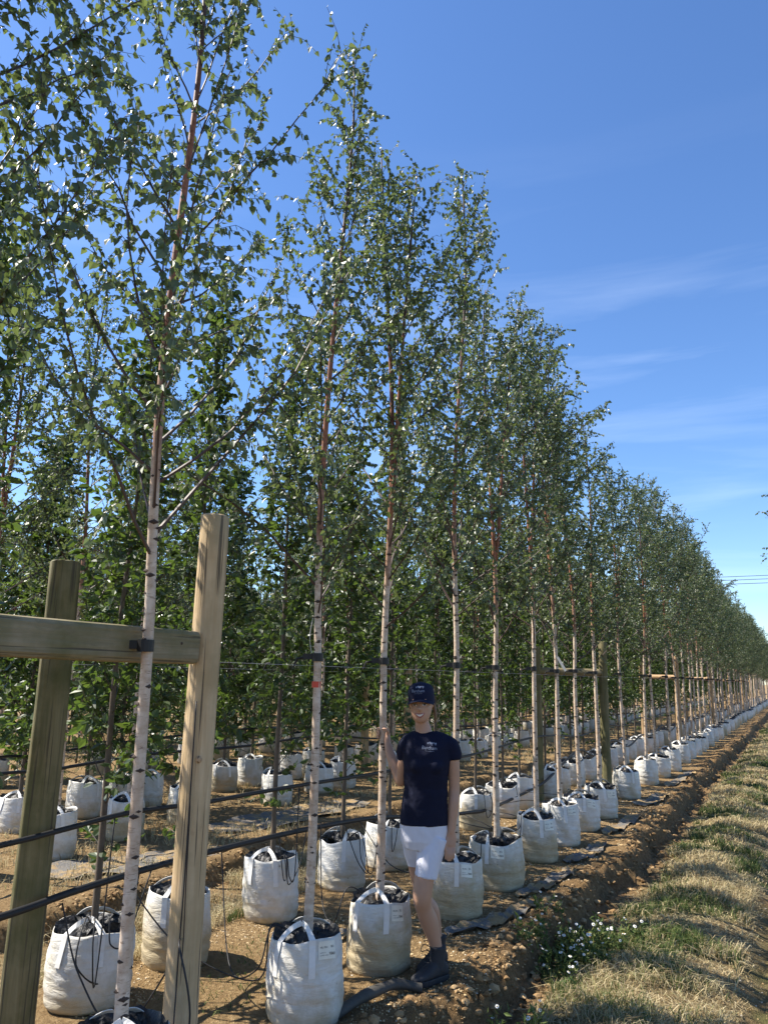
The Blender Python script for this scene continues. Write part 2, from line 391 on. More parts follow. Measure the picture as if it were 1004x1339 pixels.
me = mesh('ground', np.stack([GX, GY, GZ], -1).reshape(-1, 3), Fq, M_GROUND, True)
ed = bank_edge(GY); strip = sstep(0.22, 0.40, GX - ed)
patch = fbm(GX * 1.1 + GY * 0.8, GY * 1.1 - GX * 0.8, 51, 5)
rut = np.exp(-((GX + 0.36) / 0.15) ** 2)
grassy = strip * (1 - 0.9 * rut) * (1 - 0.7 * sstep(-0.2, 0.2, GX))
alley = sstep(0.10, 0.25, GX - left_edge(GY)) * sstep(-4.05, -4.3, GX)
grassy = np.maximum(grassy, alley * sstep(0.40, 0.55, patch))
far = sstep(20, 45, np.abs(GX + 3)); grassy = np.maximum(grassy, far)
green = strip * sstep(0.54, 0.70, patch) * 0.7 + 0.6 * strip * np.exp(-((GX - ed - 0.42) / 0.16) ** 2) * sstep(0.42, 0.55, fbm(GX * 2, GY * 1.1, 61)) + 0.4 * rut * sstep(0.45, 0.6, fbm(GX * 3, GY * 1.5, 62))
green = np.clip(np.maximum(green, far * 0.6), 0, 1)
damp_shade = np.exp(-((GX - ed) / 0.30) ** 2) * (0.55 + 0.7 * fbm(GX * 3.1 + GY, GY * 3.1 - GX, 64, 3)) + 0.35 * np.exp(-((GX - left_edge(GY) - 0.05) / 0.1) ** 2)  # damp soil at the bank edges, with their shade painted in as darker colour
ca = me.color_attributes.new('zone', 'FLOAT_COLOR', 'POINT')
ca.data.foreach_set('color', np.stack([grassy, green, np.clip(damp_shade, 0, 1), np.ones_like(damp_shade)], -1).reshape(-1).astype(np.float32))
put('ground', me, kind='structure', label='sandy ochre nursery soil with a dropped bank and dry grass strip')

# ------------------------------------------------------------------ leaves and trees
LEAF = {
 'birch': ([(0,0,0), (-.40,.20,.07), (-.34,.47,.06), (0,1,-.10), (.34,.47,.06), (.40,.20,.07)], [(0,1,2), (0,2,3), (0,3,4), (0,4,5)]),
 'ovate': ([(0,0,0), (-.28,.28,.06), (-.26,.62,.05), (0,1,-.08), (.26,.62,.05), (.28,.28,.06)], [(0,1,2), (0,2,3), (0,3,4), (0,4,5)]),
 'lance': ([(0,0,0), (-.19,.40,.04), (0,1,-.12), (.19,.40,.04)], [(0,1,2), (0,2,3)]),
 'frond': ([(0,0,0), (-.07,.5,.03), (0,1,-.15), (.07,.5,.03)], [(0,1,2), (0,2,3)]),
}
def leaves(name, P, D, N, S, shape, mat):
    L, F = LEAF[shape]; L = np.array(L); F = np.array(F)
    P = np.asarray(P); D = nrm(D); N = np.asarray(N); N = nrm(N - D * np.sum(N * D, -1, keepdims=True)); X = np.cross(D, N)
    S = np.asarray(S)[:, None, None]
    V = P[:, None, :] + S * (L[None, :, 0:1] * X[:, None, :] + L[None, :, 1:2] * D[:, None, :] + L[None, :, 2:3] * N[:, None, :])
    F = (F[None] + (np.arange(len(P)) * len(L))[:, None, None]).reshape(-1, 3)
    return mesh(name, V.reshape(-1, 3), F, mat)

def grow(rng, spec):
    """one tree shape: trunk, branches and foliage meshes, base at the origin"""
    k = spec; H = k['h'] * rng.uniform(0.985, 1.015)
    zs = np.linspace(0, H, 30); ph = rng.uniform(0, 6.28, 4); up = np.clip((zs - 1.9) / (H - 1.9), 0, 1)
    wx = 0.10 * k['wob'] * up * np.sin(zs * 0.9 + ph[0]) + 0.004 * np.sin(zs * 2.7 + ph[1])
    wy = 0.10 * k['wob'] * up * np.sin(zs * 1.0 + ph[2]) + 0.004 * np.sin(zs * 2.3 + ph[3])
    wx -= wx[0]; wy -= wy[0]
    stems = [(np.stack([wx, wy, zs], -1), k['r'] * (1 - zs / H) ** 0.75 + 0.0035, k['z0'])]
    if k.get('fork') and rng.random() < 0.6:
        zf = rng.uniform(2.5, 3.3); i0 = np.searchsorted(zs, zf); n = 16
        p0 = stems[0][0][i0]; a = rng.uniform(0, 6.28); tt = np.linspace(0, 1, n); L = H * 0.93 - zf
        off = 0.03 * np.minimum(1, tt * 8) + 0.22 * tt ** 1.5
        q = p0 + np.stack([np.cos(a) * off, np.sin(a) * off, tt * L], -1)
        stems.append((q, stems[0][1][i0] * 0.75 * (1 - tt) ** 0.8 + 0.003, zf + 0.6))
    gt = Geo()
    for i, (p, r, z0) in enumerate(stems): gt.add(*tube(p, r, 10 if i == 0 else 7))
    if k.get('knots'):
        for _ in range(k['knots']):
            z = rng.uniform(0.25, 2.7); j = np.searchsorted(zs, z); a = rng.uniform(0, 6.28)
            c = stems[0][0][j - 1] + (stems[0][0][j] - stems[0][0][j - 1]) * ((z - zs[j - 1]) / (zs[j] - zs[j - 1]))
            rr = stems[0][1][j]; d = np.array([math.cos(a), math.sin(a), 0]); t = np.array([-d[1], d[0], 0]); s = rng.uniform(0.9, 1.9)
            q = c + d * rr * 0.93; u = np.array([0, 0, 1.0])
            V = [q + t * .013 * s - d * .003, q + u * .007 * s, q - t * .013 * s - d * .003, q - u * .006 * s, q + d * .008 * s]
            gt.add(V, [(0, 1, 4), (1, 2, 4), (2, 3, 4), (3, 0, 4)], 1)
    gb = Geo(); LP, LD, LS = [], [], []
    def leaf_run(path, step, s0=0.0):
        d = np.diff(path, axis=0); ln = np.linalg.norm(d, axis=1); tot = ln.sum(); cum = np.concatenate([[0], np.cumsum(ln)])
        s = tot * s0 + step * rng.random()
        while s < tot:
            i = min(np.searchsorted(cum, s) - 1, len(d) - 1); i = max(i, 0)
            p = path[i] + d[i] * ((s - cum[i]) / ln[i]); dd = d[i] / ln[i]
            LP.append(p); LD.append(dd * k['ld'][0] + rng.normal(0, k['ld'][1], 3) + np.array([0, 0, -k['ld'][2]])); LS.append(rng.uniform(*k['ls']))
            s += step * rng.uniform(0.6, 1.4)
    gold = rng.uniform(0, 6.28)
    for si, (sp, sr, z0) in enumerate(stems):
        n = k['n'] if si == 0 else k['n'] // 2
        top = sp[-1][2]
        for b in range(n):
            t = ((b + rng.random()) / n) ** k.get('pow', 0.9); z = z0 + (top * 0.985 - z0) * t
            i = np.searchsorted(sp[:, 2], z); i = min(max(i, 1), len(sp) - 1)
            p0 = sp[i - 1] + (sp[i] - sp[i - 1]) * ((z - sp[i - 1][2]) / (sp[i][2] - sp[i - 1][2] + 1e-6))
            gold += 2.4 + rng.normal(0, 0.4); a = R(k['a0'] + (k['a1'] - k['a0']) * t) + rng.normal(0, 0.12)
            d = np.array([math.sin(a) * math.cos(gold), math.sin(a) * math.sin(gold), math.cos(a)])
            L = (k['l0'] * (1 - t) ** k['lp'] + k['l1']) * rng.uniform(0.65, 1.2)
            L = min(L, max(0.15, (top - z) / max(0.3, math.cos(a)) * 1.05 + 0.12))
            m = 7; pts = [p0]
            for q in range(m):
                d = nrm(d + np.array([0, 0, k['curl']]) + rng.normal(0, 0.09, 3)); pts.append(pts[-1] + d * L / m)
            pts = np.array(pts); br = max(0.0022, min(sr[i] * 0.5, 0.0046 * L + 0.001))
            gb.add(*tube(pts, np.linspace(br, 0.0014, m + 1), 4, False))
            leaf_run(pts, k['step'] * 1.3, 0.30)
            for q in range(int(L * k['tw'] * rng.uniform(0.8, 1.2)) + 1):
                s = rng.uniform(0.18, 1.0) * m; j = min(int(s), m - 1); p = pts[j] + (pts[j + 1] - pts[j]) * (s - j)
                td = nrm(nrm(pts[j + 1] - pts[j]) * 0.75 + rng.normal(0, 0.55, 3)); tl = rng.uniform(*k['tl']) * (1 - 0.4 * s / m)
                q1 = p + td * tl * 0.5; q2 = q1 + nrm(td + np.array([0, 0, -k['droop']])) * tl * 0.5
                tp = np.array([p, q1, q2]); gb.add(*tube(tp, [0.0018, 0.0014, 0.001], 3, False)); leaf_run(tp, k['step'], 0.1)
    for _ in range(k.get('low', 0)):       # a few sprigs left on the clear stem
        z = rng.uniform(0.55, 1.2); a = rng.uniform(0, 6.28); p = np.array([0, 0, z])
        tp = np.array([p, p + np.array([math.cos(a) * .10, math.sin(a) * .10, .06]), p + np.array([math.cos(a) * .2, math.sin(a) * .2, .08])])
        gb.add(*tube(tp, [.003, .002, .001], 3, False)); leaf_run(tp, 0.02, 0.1)
    LN = rng.normal(0, 1, (len(LP), 3)) * 0.8 + np.array([0, 0, 0.5])
    nm = k['name']
    return dict(trunk=gt.mesh(nm + '_trunk', [k['bark'], M_KNOT], True), branches=gb.mesh(nm + '_branches', k['twig']),
                foliage=leaves(nm + '_foliage', LP, np.array(LD), LN, LS, k['leaf'], k['lmat']), n=len(LP))

rng = np.random.default_rng(11)
SP_BIRCH = dict(name='birch', h=6.15, wob=1.0, r=0.0250, z0=2.1, fork=True, knots=55, n=46, a0=49, a1=22, l0=1.30, l1=0.21, lp=0.95, curl=0.07,
                tw=19, tl=(0.11, 0.32), droop=0.6, step=0.0215, ls=(0.024, 0.044), ld=(0.35, 0.42, 0.75), leaf='birch', lmat=M_BIRCH_LEAF, bark=M_BARK, twig=M_TWIG, pow=1.12)
SP_HORN = dict(name='hornbeam', h=4.5, wob=0.4, r=0.0165, z0=1.0, n=60, a0=48, a1=20, l0=0.44, l1=0.18, lp=0.7, curl=0.06, tw=17, tl=(0.10, 0.26), droop=0.3,
               step=0.030, ls=(0.045, 0.080), ld=(0.6, 0.45, 0.35), leaf='ovate', lmat=M_HORN_LEAF, bark=M_GREYBARK, twig=M_DARKTWIG, low=5)
SP_EVER = dict(name='evergreen', h=2.6, wob=0.3, r=0.016, z0=0.35, n=52, a0=50, a1=25, l0=0.42, l1=0.16, lp=0.6, curl=0.05, tw=18, tl=(0.08, 0.20), droop=0.1,
               step=0.030, ls=(0.055, 0.095), ld=(0.8, 0.45, -0.15), leaf='lance', lmat=M_EVER_LEAF, bark=M_GREYBARK, twig=M_DARKTWIG)
SP_CON = dict(name='conifer', h=3.4, wob=0.2, r=0.022, z0=0.3, n=70, a0=70, a1=30, l0=0.62, l1=0.15, lp=0.9, curl=0.0, tw=24, tl=(0.10, 0.24), droop=0.9,
              step=0.013, ls=(0.035, 0.07), ld=(0.7, 0.35, 0.5), leaf='frond', lmat=M_CON_LEAF, bark=M_GREYBARK, twig=M_DARKTWIG)
SP_PURPLE = dict(SP_HORN, name='purple_beech', h=3.6, lmat=M_PURPLE_LEAF, low=0)
SP_HLOW = dict(SP_HORN, name='low_hornbeam', z0=0.35, n=80, l0=0.70, l1=0.25, low=0, ls=(0.055, 0.095))
BIRCH = [grow(rng, SP_BIRCH) for _ in range(7)]
HORN = [grow(rng, SP_HORN) for _ in range(4)]
HLOW = [grow(rng, SP_HLOW) for _ in range(3)]
EVER = [grow(rng, SP_EVER) for _ in range(2)]
CON = [grow(rng, SP_CON) for _ in range(2)]
PURPLE = [grow(rng, SP_PURPLE)]
print('LEAVES', [b['n'] for b in BIRCH], [b['n'] for b in HORN], [b['n'] for b in EVER + CON])

# rubber belt tie round the stem and back to the wire, shared by every tied tree
def tie_mesh():
    g = Geo(); a = np.linspace(0, 2 * math.pi, 15)[:-1]
    for zc in (0.0,):
        for (r0, r1, z0, z1) in ((0.026, 0.034, -0.024, 0.024),):
            V = []
            for r, z in ((r1, z0), (r1, z1), (r0, z1), (r0, z0)):
                V += [(r * math.cos(t), r * math.sin(t), z) for t in a]
            n = len(a); F = []
            for q in range(4):
                for j in range(n): F.append((q * n + j, q * n + (j + 1) % n, ((q + 1) % 4) * n + (j + 1) % n, ((q + 1) % 4) * n + j))
            g.add(V, F)
    g.add(*box((-0.055, 0.012, 0.004), (0.055, 0.042, 0.034)))
    g.add(*tube([(-0.07, 0.01, 0.0), (-0.12, 0.012, -0.01), (-0.14, 0.015, -0.06)], [0.010, 0.009, 0.006], 6))
    return g.mesh('rubber_tie', M_BLACK)
TIE = tie_mesh()

def tree(proto, name, x, y, z, rz=0.0, sc=(1, 1, 1), label=None, cat='tree', group=None, tie=None, lean=(0, 0)):
    t = put(name, None, loc=(x, y, z), rot=(lean[0], lean[1], rz), scale=sc, label=label, cat=cat, group=group)
    t.empty_display_size = 0.2
    put('trunk', proto['trunk'], t); put('branches', proto['branches'], t, kind='stuff')
    put('foliage', proto['foliage'], t, kind='stuff')
    if tie: put('tie', TIE, t, loc=(0, 0, tie / sc[2]), rot=(0, 0, -rz + R(24)))
    return t

# ------------------------------------------------------------------ planter bags
def bag_r(v, th, z):
    """outer radius of bag variant v"""
    h = v['h']; q = z / h
    c, s = abs(math.cos(th)), abs(math.sin(th)); e = v['sq']
    rs = 1.0 / ((c ** e + s ** e) ** (1 / e))
    r = 0.205 * v['w'] * (0.93 + 0.09 * math.sin(math.pi * min(1, q * 0.9 + 0.12)) ** 0.7) * (0.35 + 0.65 * rs if e > 2 else 1)
    r -= 0.006 * math.exp(-((q - v['cr']) / 0.018) ** 2) + 0.004 * math.exp(-((q - v['cr'] * 2) / 0.02) ** 2)
    r += 0.010 * math.sin(2 * th + v['p'] * 4) * (0.4 + q) * 0.7 + 0.007 * math.sin(3 * th + v['p']) * q + 0.004 * math.sin(7 * th + 9 * q + v['p'] * 2) + 0.0035 * math.sin(34 * q + 2 * th + v['p']) * (1 - q)
    if q < 0.06: r *= 0.94 + q
    return r
def bag_pt(v, th, z, off=0.0):
    r = bag_r(v, th, z) + off
    return np.array([r * math.sin(th) + v['lx'] * z, -r * math.cos(th), z])      # th = 0 is the front (-y)
def rim(v, th): return v['h'] * (1 + 0.035 * math.sin(2 * th + v['p']) + 0.03 * math.sin(th + v['p'] * 3) + 0.012 * math.sin(5 * th))

def make_bag(v, rg):
    n, m = 56, 26; V = []; F = []
    ths = [2 * math.pi * j / n for j in range(n)]
    for i in range(m + 1):
        for th in ths: V.append(bag_pt(v, th, rim(v, th) * i / m))
    for i in range(5):
        for th in ths:
            z = rim(v, th) - 0.02 * i; V.append(bag_pt(v, th, z, -0.005))
    for i in range(m + 5):
        for j in range(n):
            k = (j + 1) % n; F.append((i * n + j, i * n + k, (i + 1) * n + k, (i + 1) * n + j))
    F.append(tuple(range(n - 1, -1, -1)))
    body = mesh('bag_body', V, F, None, True)
    # crumpled black polythene over the root ball
    g = Geo(); nr, na = 12, 40; V = [(v['lx'] * v['h'], 0, v['h'] * 0.93)]; F = []
    for i in range(1, nr + 1):
        for j in range(na):
            th = 2 * math.pi * j / na; q = i / nr; r = (bag_r(v, th, v['h'] * 0.95) - 0.008) * q
            x, y = r * math.sin(th), -r * math.cos(th)
            rid = 1 - abs(float(vnoise(x * 22 + v['p'] * 5, y * 22, 3)) * 2 - 1)
            z = v['h'] * (0.87 + 0.07 * (1 - q)) + 0.060 * rid * (0.4 + 0.6 * (1 - q)) + (0.05 * q ** 4 if math.cos(th) < 0.2 else 0.0)
            V.append((x + v['lx'] * v['h'], y, z))
    for j in range(na):
        F.append((0, 1 + (j + 1) % na, 1 + j))
    for i in range(nr - 1):
        for j in range(na):
            a, b, k = 1 + i * na, 1 + (i + 1) * na, (j + 1) % na; F.append((a + j, a + k, b + k, b + j))
    g.add(V, F)
    for _ in range(22):
        a = rg.uniform(0, 6.28); r = rg.uniform(0.03, 0.16); d = rg.uniform(0, 6.28); p = np.array([r * math.cos(a), r * math.sin(a), v['h'] * 0.84])
        P = [p]; dr = np.array([math.cos(d) * .5, math.sin(d) * .5, 0.9])
        for _k in range(4):
            P.append(P[-1] + nrm(dr) * rg.uniform(0.018, 0.034)); dr = dr + rg.normal(0, 0.5, 3) + np.array([0, 0, -0.35])
            rr = math.hypot(P[-1][0], P[-1][1])
            if rr > 0.185: P[-1][:2] *= 0.185 / rr
        W = np.array([nrm(rg.normal(0, 1, 3)) * rg.uniform(0.012, 0.032)] * 5) + rg.normal(0, 0.006, (5, 3)); W[0] *= .8; W[4] *= .5
        g.add(*ribbon(P, W, 0.0012))
    liner = g.mesh('bag_liner', M_LINER, False)
    # webbing handles: front loop and back loop
    hs = []
    for (t1, t2, lean) in ((-50, 8, 0.50), (140, 205, 0.62)):
        t1, t2 = R(t1), R(t2); a = bag_pt(v, t1, rim(v, t1), 0.002); b = bag_pt(v, t2, rim(v, t2), 0.002)
        mid = (a + b) / 2; inn = np.array([v['lx'] * v['h'], 0, v['h']]) - mid; inn[2] = 0
        ap = mid + inn * lean + np.array([0, 0, 0.062 * rg.uniform(0.8, 1.2)])
        gg = Geo()
        for p, th, sgn in ((a, t1, 1), (b, t2, -1)):
            tg = np.array([math.cos(th), math.sin(th), 0]); wv = tg * 0.017; q = nrm(ap - p)
            P = [p + (ap - p) * s + np.array([0, 0, 0.016 * math.sin(math.pi * s)]) for s in np.linspace(0, 1, 7)]
            W = []
            for s in np.linspace(0, 1, 7):
                ww = wv * (1 - s) + s * 0.016 * nrm(np.cross(q, np.array([0.2, 0.9, 0.3])) * sgn * (1 if np.dot(np.cross(q, (0.2, 0.9, 0.3)) * sgn, wv) > 0 else -1)); W.append(ww)
            gg.add(*ribbon(P, W, 0.0012))
        hs.append(gg.mesh('bag_handle', M_STRAP))
    # the sewn lower ends of the webbing
    ss = []
    for td in (-50, 8, 140, 205):
        th = R(td); zt = rim(v, th); P = [bag_pt(v, th, zt * (1 - 0.40 * s), 0.0035) for s in np.linspace(0, 1, 8)]
        W = [np.array([math.cos(th), math.sin(th), 0]) * 0.017] * 8
        ss.append(ribbon(P, W, 0.0012))
    straps = [mesh('bag_strap', V_, F_, M_STRAP) for V_, F_ in ss]
    # paper label
    V = []; F = []; nn = 7; t0, t1 = R(17), R(46)
    for z in (0, 1, 2, 3):
        for j in range(nn):
            th = t0 + (t1 - t0) * j / (nn - 1); V.append(bag_pt(v, th, rim(v, th) - 0.012 - 0.085 * z / 3, 0.004))
    for z in range(3):
        for j in range(nn - 1): F.append((z * nn + j, (z + 1) * nn + j, (z + 1) * nn + j + 1, z * nn + j + 1))
    label = mesh('bag_label', V, F, M_LABEL, True)
    return dict(v=v, body=body, liner=liner, handles=hs, straps=straps, label=label)

def text_verts(txt, size):
    """flat letter outlines as triangles"""
    cu = bpy.data.curves.new('t', 'FONT'); cu.body = txt; cu.size = size; cu.resolution_u = 2
    o = bpy.data.objects.new('t', cu); COL.objects.link(o); dg = bpy.context.evaluated_depsgraph_get()
    me = bpy.data.meshes.new_from_object(o.evaluated_get(dg)); bm = bmesh.new(); bm.from_mesh(me); bmesh.ops.triangulate(bm, faces=bm.faces)
    bmesh.ops.subdivide_edges(bm, edges=[e for e in bm.edges if e.calc_length() > size * 0.25], cuts=1)
    bmesh.ops.triangulate(bm, faces=bm.faces)
    V = np.array([x.co[:] for x in bm.verts]); F = [[x.index for x in f.verts] for f in bm.faces]
    bm.free(); bpy.data.objects.remove(o); bpy.data.curves.remove(cu); bpy.data.meshes.remove(me)
    return V, F

def label_text(v):
    g = Geo(); t0, t1 = R(17), R(46)
    def line(txt, size, u0, d0, width):
        V, F = text_verts(txt, size); w = V[:, 0].max(); P = []
        for a in V:
            th = t0 + (t1 - t0) * (u0 + a[0] / w * width); P.append(bag_pt(v, th, rim(v, th) - 0.012 - d0 + a[1], 0.0052))
        g.add(P, F)
    line('VRL MIX 1', 0.013, 0.08, 0.034, 0.42); line('BEU', 0.017, 0.66, 0.032, 0.22)
    line('batch no', 0.007, 0.08, 0.056, 0.30); line('938404', 0.020, 0.56, 0.066, 0.38); line('product number', 0.008, 0.08, 0.068, 0.45)
    return g.mesh('label_lettering', M_INK)

VAR = [dict(h=0.405, w=1.0, sq=2, cr=0.33, p=0.4, lx=0.0), dict(h=0.40, w=0.98, sq=2, cr=0.30, p=2.1, lx=0.015),
       dict(h=0.39, w=1.04, sq=3.4, cr=0.36, p=3.7, lx=-0.01), dict(h=0.41, w=0.97, sq=2.6, cr=0.28, p=5.2, lx=-0.03),
       dict(h=0.37, w=1.06, sq=2.2, cr=0.40, p=1.2, lx=0.03), dict(h=0.425, w=0.95, sq=2, cr=0.25, p=4.4, lx=-0.045)]
rg = np.random.default_rng(5)
BAGS = [make_bag(v, rg) for v in VAR]
LETTER = [label_text(v) for v in VAR]
BODY = {}
for i, b in enumerate(BAGS):
    for nm, mt in (('clean', M_BAG), ('dirty', M_BAG_DIRTY)):
        me = b['body'].copy(); me.materials.append(mt); BODY[i, nm] = me
# far bag: one small mesh with the same outline
def far_bag(v, mt):
    g = Geo(); n = 14
    for part in (0, 1):
        V = []; F = []
        if part == 0:
            for z in (0, 0.1, 0.4, 0.75, 1.0):
                for j in range(n):
                    th = 2 * math.pi * j / n; V.append(bag_pt(v, th, rim(v, th) * z))
            for i in range(4):
                for j in range(n): F.append((i * n + j, i * n + (j + 1) % n, (i + 1) * n + (j + 1) % n, (i + 1) * n + j))
        else:
            V.append((0, 0, v['h'] * 1.04))
            for q, zz in ((0.5, 1.06), (0.97, 0.95)):
                for j in range(n):
                    th = 2 * math.pi * j / n; p = bag_pt(v, th, v['h'] * 0.95); V.append((p[0] * q, p[1] * q, v['h'] * (zz + 0.05 * math.sin(j * 2.7 + v['p']))))
            for j in range(n): F.append((0, 1 + (j + 1) % n, 1 + j)); F.append((1 + j, 1 + (j + 1) % n, 1 + n + (j + 1) % n, 1 + n + j))
        g.add(V, F, part)
    return g.mesh('far_bag', [mt, M_LINER], True)
FARBAG = [far_bag(VAR[0], M_BAG), far_bag(VAR[2], M_BAG), far_bag(VAR[3], M_BAG_DIRTY)]

def bag(i, x, y, rz, dirty, label, group=None, full=True, lettered=False, sc=1.0):
    z = gz(x, y) - 0.006
    if not full:
        return put('planter_bag', FARBAG[i % 3], loc=(x, y, z), rot=(0, 0, rz), scale=(sc,) * 3, label=label, cat='planter bag', group=group)
    b = BAGS[i]; t = put('planter_bag', None, loc=(x, y, z), rot=(0, 0, rz), scale=(sc,) * 3, label=label, cat='planter bag', group=group)
    bo = put('body', BODY[i, 'dirty' if dirty else 'clean'], t)
    put('liner', b['liner'], t)
    for h in b['handles']: put('handle', h, t)
    for s in b['straps'][:2] if lettered else b['straps']: put('strap', s, t)
    if lettered:
        l = put('label', b['label'], t); put('lettering', LETTER[i], l)
    return t

# ------------------------------------------------------------------ the rows
ORD = ['first', 'second', 'third', 'fourth', 'fifth', 'sixth', 'seventh', 'eighth', 'ninth', 'tenth', 'eleventh', 'twelfth', 'thirteenth', 'fourteenth', 'fifteenth', 'sixteenth', 'seventeenth', 'eighteenth']
rp = np.random.default_rng(77)
def face(x, y, d=0.0): return math.atan2(-x, y) + d
X1, X2, X3, X4 = -2.43, -3.55, -6.5, -7.85

row1 = [1.28, 2.43, 3.78, 4.60, 5.85, 6.78, 7.93, 8.83, 9.75, 10.78, 12.65, 14.55, 15.75, 16.95]
y = 18.8
while y < 86: row1.append(y); y += rp.uniform(0.95, 1.15)
T1 = {0: 'white birch at the left edge whose leafy branches hang into the picture',
      1: 'nearest white birch with black tie against the timber rail',
      2: 'white birch with a red tape band growing from the frontmost bag',
      3: 'white birch whose trunk the woman in navy holds',
      4: 'white birch rising directly behind the woman\'s cap and shoulder',
      5: 'white birch second beyond the woman in the front row',
      6: 'white birch just left of the green timber frame\'s left post',
      7: 'white birch in front of the green frame rail, leftmost of three',
      8: 'white birch in front of the green frame rail, middle of three',
      9: 'white birch hard against the right post of the green frame'}
B1 = {1: 'white planter bag at the bottom edge under the nearest birch',
      2: 'white planter bag with black lettered label, frontmost at the bottom centre',
      3: 'soil-stained planter bag at the woman\'s boot with crossed white handles',
      4: 'yellowed planter bag right behind the woman\'s legs',
      5: 'boxy yellowed planter bag beside the woman\'s hanging hand',
      6: 'white planter bag with looped drip tubes, third beyond the woman',
      7: 'white planter bag under the leftmost birch at the green frame rail',
      8: 'white planter bag under the middle birch at the green frame rail',
      9: 'white planter bag hiding the foot of the green right post',
      10: 'lone bright white planter bag just past the green frame'}
VT = [2, 0, 1, 3, 4, 5, 6]
for i, y in enumerate(row1):
    if i in T1: lab, grp = T1[i], 'birches of the front row'
    elif i < 18: lab, grp = 'front row white birch, %s past the green timber frame' % ORD[i - 10], 'birches of the front row'
    else: lab, grp = 'one of the far front row birches shrinking towards the horizon', 'far birches of the front row'
    x = X1 + (0.05 if i == 1 else 0 if i < 6 else rp.normal(0, 0.03)); b = gz(x, y)
    rz = [0.6, 2.2, 4.0, 1.1, 5.0, 3.1][i] if i < 6 else rp.uniform(0, 6.28)
    hs = [1.02, 0.92, 0.95, 0.97, 0.90, 0.92][i - 4] if 3 < i < 10 else rp.uniform(0.84, 1.0) if i > 3 else [1.0, 1.03, 0.965, 0.94][i]
    ws = rp.uniform(0.92, 1.1)
    le = 0.025 if i == 1 else 0.0 if i < 6 else rp.normal(0, 0.014); lx = 0 if i < 6 else rp.normal(0, 0.012)
    t = tree(BIRCH[VT[i % 7] if i < 14 else int(rp.integers(7))], 'birch_tree', x, y, b + 0.05, rz, (1 if i < 5 else ws, 1 if i < 5 else ws, hs), lab, 'birch', grp, tie=1.80 if i < 40 else None, lean=(le * math.cos(rz) + lx * math.sin(rz), -le * math.sin(rz) + lx * math.cos(rz)))
    if i == 2:
        V, F = tube([(0, 0, 1.69), (0, 0, 1.725)], 0.0275, 12, False); put('red_tape', mesh('red_tape', V, F, M_TAPE), t)
        V, F = tube(spline([(0.02, -0.02, 1.84), (0.045, -0.02, 1.98), (0.03, -0.02, 2.10)], 8), 0.0025, 5); put('white_string', mesh('white_string', V, F, M_STRING), t)
    if i in (7, 10):
        V, F = ribbon([(0.02, -0.03, 2.02), (0.06, -0.03, 1.95), (0.11, -0.03, 1.86)], [(0.012, 0, 0.008)] * 3); put('plant_tag', mesh('plant_tag', V, F, M_STRAP), t)
    if i == 0: continue
    v = [0, 0, 0, 1, 1, 2, 3, 5, 4, 2, 3, 0, 4, 5][i] if i < 14 else int(rp.integers(6))
    if i in B1: lab, grp = B1[i], 'planter bags of the front row'
    elif i < 18: lab, grp = 'white planter bag under the %s front row birch past the green frame' % ORD[i - 10], 'planter bags of the front row'
    else: lab, grp = 'one of the far white planter bags lining the front row', 'far planter bags of the front row'
    bag(v, x, y, face(x, y, [0, 0.3, 0, 0.05, -0.15, -0.55, 0.1, 0.2, 0.05, 0.15][i] if i < 10 else rp.normal(0, 0.4)), i in (3, 4, 5, 6) or (i > 12 and rp.random() < 0.2), lab, grp, full=i < 22, lettered=1 <= i < 11)

row2 = [2.25, 3.34, 4.02, 5.03, 6.05, 6.90, 7.95, 9.07, 10.1, 10.85, 12.0, 12.75, 13.6]
y = 14.6
while y < 84: row2.append(y); y += rp.uniform(0.9, 1.15)
B2 = {1: 'white planter bag between the green post and nearest birch, full of black plastic',
      2: 'white planter bag half hidden behind the pale right post',
      3: 'white planter bag right of the pale post, up left of the frontmost bag',
      4: 'white planter bag in the second row with black tubes, between two birch trunks',
      5: 'white planter bag behind the trunk the woman holds',
      7: 'round white planter bag wrapped in black drip tubes right of the woman',
      8: 'white planter bag in second row left of the green frame\'s left post'}
for i, y in enumerate(row2):
    lab = ('slim dark leafed tree at the left edge of the second row' if i == 0 else 'slim dark leafed tree with bare grey stem, %s in the second row' % ORD[i] if i < 12 else 'far slim dark leafed tree in the second row')
    grp = 'dark leafed trees of the second row' if i < 12 else 'far dark leafed trees of the second row'
    x = X2 + rp.normal(0, 0.02); b = gz(x, y); s = rp.uniform(0.9, 1.08)
    tree(HORN[i % 4], 'hornbeam_tree', x, y, b + 0.05, rp.uniform(0, 6.28), (s, s, [0.95, 0.90, 1.0, 0.93, 0.86, 1.0][i] if i < 6 else rp.uniform(0.85, 1.0)), lab, 'tree', grp, tie=1.78 if i < 25 else None)
    if i in B2: lab, grp = B2[i], 'planter bags of the second row'
    elif i == 0: continue
    elif i < 16: lab, grp = 'white planter bag of the second row under its %s dark leafed tree' % ORD[i], 'planter bags of the second row'
    else: lab, grp = 'far white planter bag in the second row', 'far planter bags of the second row'
    bag([1, 4, 3, 5, 1, 2, 3, 1, 2, 0, 3, 4, 2][i] if i < 13 else int(rp.integers(6)), x, y, face(x, y, rp.normal(0, 0.35)), i in (2, 7), lab, grp, full=i < 20, lettered=False)

